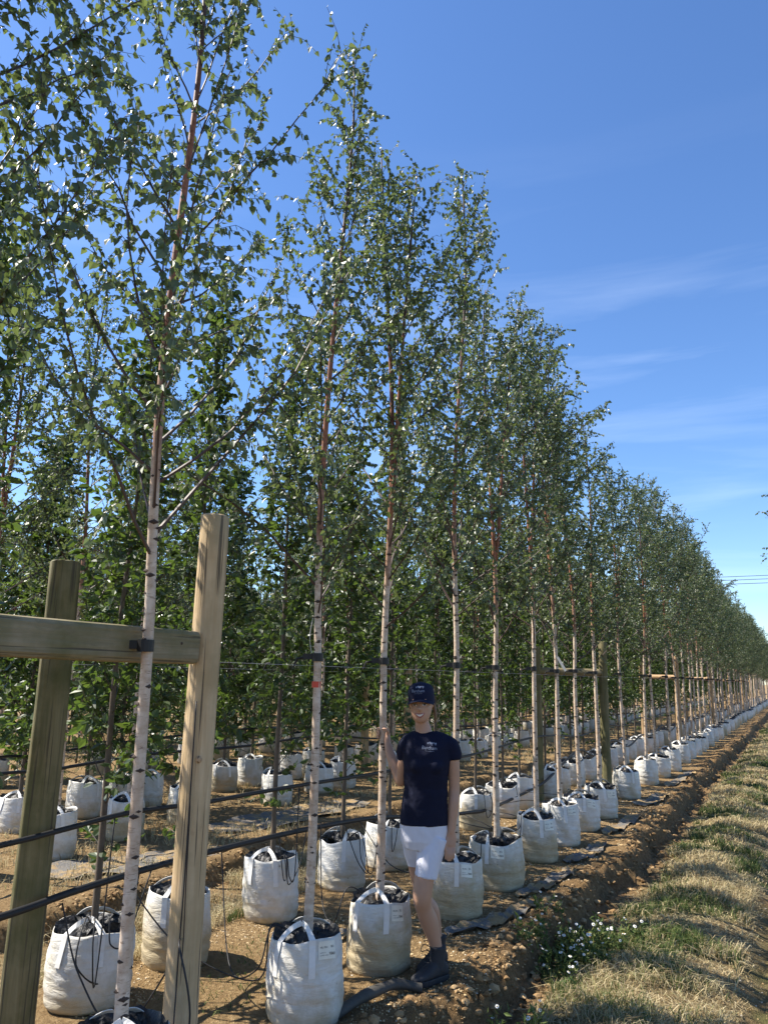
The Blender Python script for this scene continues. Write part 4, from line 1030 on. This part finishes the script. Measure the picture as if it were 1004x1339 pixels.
st.add(*limb([(.018, .0, .80), (-.010, -.018, .70), (-.030, -.032, .62), (-.037, -.038, .575)], [.084, .079, .072, .069], 20, 22))
st.add(*limb([(-.112, .035, .80), (-.108, .065, .71), (-.098, .085, .65), (-.094, .092, .622)], [.080, .070, .062, .060], 18, 22))
def sfold(co):
    x, z = co[:, 0], co[:, 2]; return 0.012 * (fbm(x * 14 + 3, z * 11 + x * 8, 13, 3) - 0.5)
put('shorts', weld('shorts', st, 0.006, 4, M_SHORT, sfold), woman)
# printed word and little tree row, draped on the cloth
def logo(bvh, cx, cz, wid, tilt, off, mat, name, parent, xf=None):
    g = Geo(); V, F = text_verts('Barcham', 1.0); k = wid / V[:, 0].max(); ct, sn = math.cos(tilt), math.sin(tilt)
    def pl(P): return [(cx + x * ct - z * sn, cz + x * sn + z * ct) for x, z in P]
    def add(P, F):
        D = drape(bvh, pl(P), off); g.add(hx(D) if xf else D, F)
    add([((v[0] * k - wid / 2) , v[1] * k * 1.1 - wid * 0.08) for v in V], F)
    V, F = text_verts('The Tree Specialists', 1.0); k2 = wid * 0.62 / V[:, 0].max()
    add([(v[0] * k2 - wid * 0.28, v[1] * k2 - wid * 0.20) for v in V], F)
    for q in range(5):
        x0 = wid * (-0.12 + 0.13 * q); z0 = wid * (0.31 + 0.03 * (q % 2)); r = wid * (0.045 + 0.012 * (q % 3))
        add([(x0, z0)] + [(x0 + r * math.cos(a), z0 + r * 1.15 * math.sin(a)) for a in np.linspace(0, 2 * math.pi, 10)[:-1]], [(0, 1 + j, 1 + (j + 1) % 9) for j in range(9)])
        add([(x0 - r * .15, z0 - r * 2.2), (x0 + r * .15, z0 - r * 2.2), (x0 + r * .15, z0 - r), (x0 - r * .15, z0 - r)], [(0, 1, 2, 3)])
    put(name, g.mesh(name, mat), parent)
logo(SB, -0.020, 1.322, 0.092, R(-3), 0.0022, M_PRINT, 'lettering', shirt)
# cap
cp = Geo(); V = []; F = []; n = 32; prof = [(1.0, 0.0), (1.0, .02), (.985, .045), (.93, .062), (.80, .080), (.58, .092), (.30, .0985), (.06, .1005)]
for r, z in prof:
    for j in range(n):
        a = 2 * math.pi * j / n; V.append((.084 * r * math.cos(a), .010 + .104 * r * math.sin(a), .019 + z - (0.032 * math.cos(a) ** 2 + 0.02 * max(0, math.sin(a)) if z == 0 else 0) - 0.012 * (1 - r) * math.sin(a) * .5))
for i in range(len(prof) - 1):
    for j in range(n): F.append((i * n + j, i * n + (j + 1) % n, (i + 1) * n + (j + 1) % n, (i + 1) * n + j))
F.append(tuple((len(prof) - 1) * n + j for j in range(n))); cp.add(V, F); cp.add(*ellipsoid((0, .010, .121), (.006, .006, .003), 8, 5))
capm_local = cp.mesh('cap_local', M_CAP); CB = bvh_of(capm_local); bpy.data.meshes.remove(capm_local)
cp2 = Geo(); cp2.add(hx(np.concatenate(cp.V)), cp.F); cap = put('cap', cp2.mesh('cap', M_CAP, True), woman)
V = []; F = []; na, nr = 21, 6
for lay in (0, 1):
    for i in range(nr + 1):
        for j in range(na):
            a = R(-90 - 72 + 144 * j / (na - 1)); q = i / nr; x = .083 * math.cos(a); y = .010 + .103 * math.sin(a)
            y2 = y - .062 * q * (math.cos(a + math.pi / 2) ** 0.7 if math.cos(a + math.pi / 2) > 0 else 0); x2 = x * (1 + .10 * q)
            V.append((x2, y2, .024 - .36 * (x2 / .084) ** 2 * .075 - .010 * q - .0035 * lay))
N0 = na * (nr + 1)
for i in range(nr):
    for j in range(na - 1):
        a = i * na + j; F.append((a, a + 1, a + na + 1, a + na)); F.append((N0 + a, N0 + a + na, N0 + a + na + 1, N0 + a + 1))
for j in range(na - 1): a = nr * na + j; F.append((a, a + 1, N0 + a + 1, N0 + a))
put('brim', mesh('brim', hx(V), F, M_CAP, True), cap)
logo(CB, -0.006, 0.070, 0.080, 0, 0.0015, M_PRINT, 'lettering', cap, True)
# hair below the cap and the tied strand
hr = Geo(); hr.add(*ellipsoid((0, .034, -.004), (.079, .080, .075), 18, 12)); hr.add(*limb([(.055, .06, -.01), (.076, .048, -.05), (.080, .040, -.10), (.074, .036, -.135)], [.020, .014, .011, .004], 14, 8))
hr.add(*limb([(-.062, -.015, .02), (-.0745, .005, -.01), (-.0735, .02, -.045)], [.008, .009, .006], 8, 7)); hr.add(*limb([(.064, -.015, .02), (.0755, .005, -.01), (.0745, .02, -.05)], [.008, .010, .007], 8, 7))
hm = weld('hair', hr, 0.005, 2, M_HAIR)
hm.vertices.foreach_set('co', hx([v.co[:] for v in hm.vertices]).ravel()); put('hair', hm, woman)
# face details laid on the head surface
def facepatch(name, rows, off, mat):
    n = len(rows[0]); V = hx(drape(HB, [p for r in rows for p in r], off)); F = [(i * n + j, i * n + j + 1, (i + 1) * n + j + 1, (i + 1) * n + j) for i in range(len(rows) - 1) for j in range(n - 1)]
    put(name, mesh(name, V, F, mat, True), woman)
xs = np.linspace(-1, 1, 13)
def crescent(w, zc, up, th0, th1): return [[(w * t, zc + up * t * t + (q - .5) * (th0 * (1 - t * t) + th1)) for t in xs] for q in (0, .33, .67, 1)]
facepatch('lips', crescent(.0310, -.077, .015, .022, .005), .0012, M_LIP); facepatch('teeth', crescent(.0250, -.0755, .012, .0115, .0005), .0026, M_TEETH)
for s in (-1, 1):
    ex = s * .0315
    facepatch('eye', [[(ex + .0160 * t, -.012 + (q - .5) * .0125 * (1 - t * t) + .001 * s * t) for t in xs] for q in (0, .33, .67, 1)], .0010, M_EYE)
    facepatch('iris', [[(ex + .0068 * t, -.0115 + (q - .5) * .0125 * math.sqrt(max(0, 1 - t * t))) for t in xs] for q in (0, .33, .67, 1)], .0022, M_IRIS)
    facepatch('eyebrow', [[(ex + s * .002 + .018 * t, .006 - .004 * t * t + (q - .5) * .0065) for t in xs] for q in (0, 1)], .0012, M_BROW)
    facepatch('eyelash', [[(ex + .0165 * t, -.0060 + .0005 - .0035 * t * t + (q - .5) * .0040) for t in xs] for q in (0, 1)], .0030, M_BROW)
# boots
def boot(ax, ay, dx, dy, sole_z=0.0):
    d = nrm(np.array([dx, dy, 0])); s = np.array([-d[1], d[0], 0]); g = Geo(); so = Geo()
    prof = [(-.076, .020, .055), (-.066, .032, .085), (-.04, .038, .115), (0, .040, .125), (.04, .042, .108), (.08, .046, .086), (.12, .047, .066), (.155, .042, .056), (.178, .030, .046), (.188, .012, .036)]
    V = []; F = []; n = 16
    for q, w, h in prof:
        for j in range(n):
            a = 2 * math.pi * j / n; u = math.copysign(abs(math.cos(a)) ** .75, math.cos(a)) * w; zz = .022 + (h - .022) * (0.5 + 0.5 * math.copysign(abs(math.sin(a)) ** .8, math.sin(a)))
            V.append(np.array([ax, ay, 0]) + d * q + s * u + np.array([0, 0, zz]))
    for i in range(len(prof) - 1):
        for j in range(n): F.append((i * n + j, i * n + (j + 1) % n, (i + 1) * n + (j + 1) % n, (i + 1) * n + j))
    F.append(tuple(range(n))); F.append(tuple((len(prof) - 1) * n + j for j in range(n))); g.add(V, F)
    g.add(*limb([(ax, ay, .06), (ax, ay, .12), (ax + .004, ay, .158), (ax + .006, ay, .188)], [.044, .045, .047, .051], 14, 18))
    b = put('boot', weld('boot', g, 0.005, 2, M_BOOT), woman)
    out_ = [(-.082, 0), (-.074, .026), (-.04, .040), (0, .041), (.05, .044), (.10, .051), (.14, .049), (.175, .036), (.194, .012), (.196, 0)]
    ol = out_ + [(q, -w) for q, w in out_[::-1][1:-1]]; V = []; m = len(ol)
    for z, k in ((0.0, .97), (.010, 1.0), (.026, 1.0), (.030, .95)):
        for q, w in ol: V.append(np.array([ax, ay, z]) + d * (q * k) + s * w * k)
    F = [(i * m + j, i * m + (j + 1) % m, (i + 1) * m + (j + 1) % m, (i + 1) * m + j) for i in range(3) for j in range(m)] + [tuple(range(m - 1, -1, -1)), tuple(3 * m + j for j in range(m))]
    put('sole', mesh('sole', V, F, M_SOLE), b)
    l = Geo()
    for k in range(5):
        q = .030 + .016 * (4 - k) * .9 + .018; z = .094 + .022 * k; c = np.array([ax, ay, 0]) + d * (q if k < 3 else .052 - .003 * k) + np.array([0, 0, z])
        l.add(*limb([c - s * .026 - d * .006, c + d * .004, c + s * .026 - d * .006], [.0028] * 3, 8, 5))
    c = np.array([ax, ay, .19]) + d * .052
    for sg in (-1, 1): l.add(*limb([c, c + s * sg * .03 + d * .03 + np.array([0, 0, .01]), c + s * sg * .045 + d * .035 + np.array([0, 0, -.03]), c + d * .02 + np.array([0, 0, -.012])], [.0026] * 4, 14, 5))
    put('laces', l.mesh('laces', M_LACE), b)
boot(.034, .028, -.76, -.65); boot(.040, .226, -.60, -.80)

# ------------------------------------------------------------------ grass, gravel, daisies
def blades(name, X, Y, hgt, wid, lean, mat, label, cat, seed, wind=0.0):
    r = np.random.default_rng(seed); n = len(X); Z = ground_h(X, Y) - 0.006
    a = r.uniform(0, 2 * math.pi, n); la = r.uniform(0, 2 * math.pi, n)
    B = np.stack([X, Y, Z], -1); S = np.stack([np.cos(a), np.sin(a), 0 * a], -1) * wid[:, None]
    L = np.stack([np.cos(la), np.sin(la), 0 * la], -1); L[:, 0] += wind; up = np.array([0, 0, 1.0])
    m = B + L * (hgt * lean * 0.3)[:, None] + up * (hgt * 0.6)[:, None]
    t = B + L * (hgt * lean)[:, None] + up * (hgt * (1 - 0.35 * lean))[:, None]
    V = np.stack([B - S, B + S, m + S * 0.75, m - S * 0.75, t], 1).reshape(-1, 3); i = np.arange(n)[:, None] * 5
    F = [tuple(f) for f in (i + np.array([[0, 1, 2, 3]])).tolist()] + [tuple(f) for f in (i + np.array([[3, 2, 4]])).tolist()]
    return put(name, mesh(name, V, F, mat), label=label, cat=cat, kind='stuff')
rgz = np.random.default_rng(21)
def scatter(n, x0, x1, y0=2.6, y1=70, p=1.6):
    """more blades close by than far off"""
    u = rgz.random(n); Y = y0 * (y1 / y0) ** (u ** 1.0); return rgz.uniform(x0, x1, n), Y
# dry strip between bank and wheel rut, in tufts
X, Y = scatter(150000, -1.62, 0.35)
e = bank_edge(Y); tuft = fbm(X * 2.9 + Y * 1.6, Y * 2.9 - X * 1.6, 71, 4); pat = fbm(X * 1.1 + Y * 0.8, Y * 1.1 - X * 0.8, 51, 5)
keep = (X - e > 0.24 + 0.1 * tuft) & (tuft > 0.40 + 0.10 * rgz.random(len(X))) & (np.abs(X + 0.36) > 0.13 + 0.05 * tuft) & ((X < -0.4) | (rgz.random(len(X)) < 0.35))
X, Y, tuft, pat = X[keep], Y[keep], tuft[keep], pat[keep]; dist = np.hypot(X, Y); n = len(X)
gr = (pat + 0.25 * (rgz.random(n) - 0.5) + 0.07 * np.exp(-((X - bank_edge(Y) - 0.42) / 0.16) ** 2)) > 0.60
sz = rgz.uniform(0.55, 1.2, n) * (0.5 + 1.1 * tuft); wd = 0.0013 + 0.00030 * dist
blades('dry_grass', X[~gr], Y[~gr], (0.100 * sz)[~gr], wd[~gr], rgz.uniform(0.4, 1.9, n)[~gr], M_STRAW, 'tufts of dry straw coloured grass along the track', 'grass', 1, 0.25)
blades('green_grass', X[gr], Y[gr], (0.10 * sz)[gr], wd[gr] * 1.1, rgz.uniform(0.2, 1.1, n)[gr], M_GRASS, 'patches of green grass among the dry strip', 'grass', 2)
# lying straw thatch
X, Y = scatter(26000, -1.5, -0.45, 3.0, 30); k = X - bank_edge(Y) > 0.28; X, Y = X[k], Y[k]; d = np.hypot(X, Y)
blades('straw_thatch', X, Y, rgz.uniform(0.02, 0.05, len(X)), 0.0014 + 0.00028 * d, rgz.uniform(1.5, 3.5, len(X)), M_STRAW, 'flattened straw lying on the track strip', 'straw', 3)
# alley between the beds
X, Y = scatter(64000, -5.0, -3.72, 3.4, 40); tuft = fbm(X * 2.6, Y * 2.6, 81, 3); k = (X - left_edge(Y) > 0.10) & (tuft > 0.41 + 0.1 * rgz.random(len(X))); X, Y, tuft = X[k], Y[k], tuft[k]; d = np.hypot(X, Y)
gk = fbm(X * 1.2, Y * 1.2, 91, 3) > 0.58; sz = rgz.uniform(0.5, 1.2, len(X))
blades('dry_grass', X[~gk], Y[~gk], (0.11 * sz)[~gk], (0.0013 + 0.0003 * d)[~gk], rgz.uniform(0.3, 1.4, len(X))[~gk], M_STRAW, 'dry grass in the sunken alley behind the second row', 'grass', 4)
blades('green_weeds', X[gk], Y[gk], (0.10 * sz)[gk], (0.0016 + 0.0003 * d)[gk], rgz.uniform(0.3, 1.2, len(X))[gk], M_GRASS, 'green weeds in the sunken alley behind the second row', 'weeds', 5)
X, Y = scatter(22000, -9.3, -5.2, 4.5, 30); tuft = fbm(X * 1.8, Y * 1.8, 95, 3); k = tuft > 0.53; X, Y = X[k], Y[k]; d = np.hypot(X, Y)
blades('dry_weeds', X, Y, rgz.uniform(0.05, 0.14, len(X)), 0.0014 + 0.0003 * d, rgz.uniform(0.3, 1.4, len(X)), M_STRAW, 'dry weeds between the bags of the second bed', 'weeds', 6)
# small green weeds on the near bed
X, Y = scatter(5000, -3.4, -1.9, 3.0, 14); tuft = fbm(X * 1.6, Y * 1.6, 97, 3); k = tuft > 0.68; X, Y = X[k], Y[k]
blades('green_weeds', X, Y, rgz.uniform(0.02, 0.05, len(X)), 0.003 + 0 * X, rgz.uniform(0.5, 1.5, len(X)), M_GRASS, 'low green weeds on the sandy bed between bags', 'weeds', 7)

def pebbles(name, X, Y, S, mat, label, cat, seed):
    r = np.random.default_rng(seed); n = len(X); Z = ground_h(X, Y)
    p = 1.618; O = np.array([(-1,p,0),(1,p,0),(-1,-p,0),(1,-p,0),(0,-1,p),(0,1,p),(0,-1,-p),(0,1,-p),(p,0,-1),(p,0,1),(-p,0,-1),(-p,0,1)], float) / 1.9
    V = O[None] * (S[:, None, None] * r.uniform(0.62, 1.18, (n, 12, 1))) * r.uniform(0.7, 1.3, (n, 1, 3)); V[..., 2] *= 0.65
    a = r.uniform(0, 6.28, n); c, s = np.cos(a), np.sin(a)
    Vx = V[..., 0] * c[:, None] - V[..., 1] * s[:, None]; Vy = V[..., 0] * s[:, None] + V[..., 1] * c[:, None]
    V = np.stack([Vx + X[:, None], Vy + Y[:, None], V[..., 2] + (Z + S * 0.15)[:, None]], -1).reshape(-1, 3)
    F = np.array([(0,11,5),(0,5,1),(0,1,7),(0,7,10),(0,10,11),(1,5,9),(5,11,4),(11,10,2),(10,7,6),(7,1,8),(3,9,4),(3,4,2),(3,2,6),(3,6,8),(3,8,9),(4,9,5),(2,4,11),(6,2,10),(8,6,7),(9,8,1)])
    F = (F[None] + (np.arange(n) * 12)[:, None, None]).reshape(-1, 3)
    return put(name, mesh(name, V, F, mat), label=label, cat=cat, kind='stuff')
X, Y = scatter(30000, -4.2, -1.75, 2.8, 14); k = fbm(X * 1.2, Y * 1.2, 44, 3) > 0.36; X, Y = X[k], Y[k]
pebbles('gravel', X, Y, rgz.uniform(0.002, 0.0075, len(X)) * (1 + 0.05 * Y), M_STONE, 'fine sandy gravel over the planting bed', 'gravel', 8)
X = bank_edge(np.linspace(3, 30, 3800) ) + rgz.normal(0.08, 0.12, 3800); Y = 3 * (10 ** rgz.random(3800)); X = bank_edge(Y) + rgz.normal(0.08, 0.13, 3800)
M_CLOD = isl('soil_clod', [(0, (0.14, 0.08, 0.035)), (0.6, (0.27, 0.17, 0.08)), (1, (0.42, 0.29, 0.15))], 0.95)
pebbles('soil_clods', X, Y, rgz.uniform(0.004, 0.020, len(X)) * rgz.uniform(0.3, 1.7, len(X)) ** 1.5, M_CLOD, 'crumbled soil clods along the bank edge', 'soil', 9)
X = -5.0 + rgz.normal(0.06, 0.10, 1500); Y = 4 * (7 ** rgz.random(1500)); X = left_edge(Y) + rgz.normal(0.06, 0.1, 1500)
pebbles('soil_clods', X, Y, rgz.uniform(0.005, 0.022, len(X)), M_CLOD, 'crumbled soil clods below the second bed', 'soil', 10)

X, Y = scatter(9000, -0.62, 1.2, 4.0, 30)
pebbles('track_gravel', X, Y, rgz.uniform(0.002, 0.008, len(X)) * (1 + 0.04 * Y), M_STONE, 'loose sandy gravel in the wheel rut at right', 'gravel', 12)

def daisies(x, y, rx, ry, n, label, seed):
    r = np.random.default_rng(seed); t = put('daisy_clump', None, loc=(x, y, gz(x, y)), label=label, cat='daisies', group='daisy clumps')
    gs, gf, ge = Geo(), Geo(), Geo(); LP, LD, LS = [], [], []
    z0 = gz(x, y)
    for _ in range(n):
        dx, dy = r.normal(0, rx), r.normal(0, ry); zz = gz(x + dx, y + dy) - z0; h = r.uniform(0.10, 0.20)
        tip = np.array([dx + r.normal(0, .03), dy + r.normal(0, .03), zz + h]); b = np.array([dx, dy, zz - 0.01])
        gs.add(*tube([b, (b + tip) / 2 + r.normal(0, .008, 3), tip], 0.0013, 3, False))
        nv = nrm(np.array([r.normal(0.25, .35), r.normal(-0.5, .35), 1.0])); u = nrm(np.cross(nv, (0, 1, 0.1))); v = np.cross(nv, u); R0 = r.uniform(0.009, 0.015)
        for k in range(9):
            a = 2 * math.pi * k / 9; d = u * math.cos(a) + v * math.sin(a); s = -u * math.sin(a) + v * math.cos(a)
            gf.add([tip + d * R0 * .25, tip + d * R0 * .7 + s * R0 * .26, tip + d * R0 - nv * R0 * .1, tip + d * R0 * .7 - s * R0 * .26], [(0, 1, 2, 3)])
        ge.add(*ellipsoid(tip + nv * 0.001, (R0 * .3,) * 3, 6, 4))
        for k in range(44):
            q = r.random(); LP.append(b + (tip - b) * q * 0.8 + r.normal(0, .025, 3)); LD.append(r.normal(0, 1, 3) + np.array([0, 0, .6])); LS.append(r.uniform(0.025, 0.06))
    put('stems', gs.mesh('stems', M_GRASS), t, kind='stuff'); put('foliage', leaves('daisy_foliage', LP, np.array(LD), r.normal(0, 1, (len(LP), 3)), LS, 'lance', M_GRASS), t, kind='stuff')
    f = put('flowers', gf.mesh('flowers', M_PETAL), t, kind='stuff'); put('flower_eyes', ge.mesh('flower_eyes', M_YOLK), f, kind='stuff')
daisies(-1.52, 5.78, 0.12, 0.22, 52, 'clump of small white daisies at the foot of the bank', 1)
daisies(-1.36, 6.15, 0.10, 0.12, 12, 'sparser white daisies just right of the main clump', 2)
daisies(-1.46, 4.45, 0.08, 0.12, 9, 'few white daisies at the bottom edge below the bank', 3)
daisies(-4.62, 5.25, 0.08, 0.12, 6, 'few white flowers in the alley behind the frontmost bags', 4)
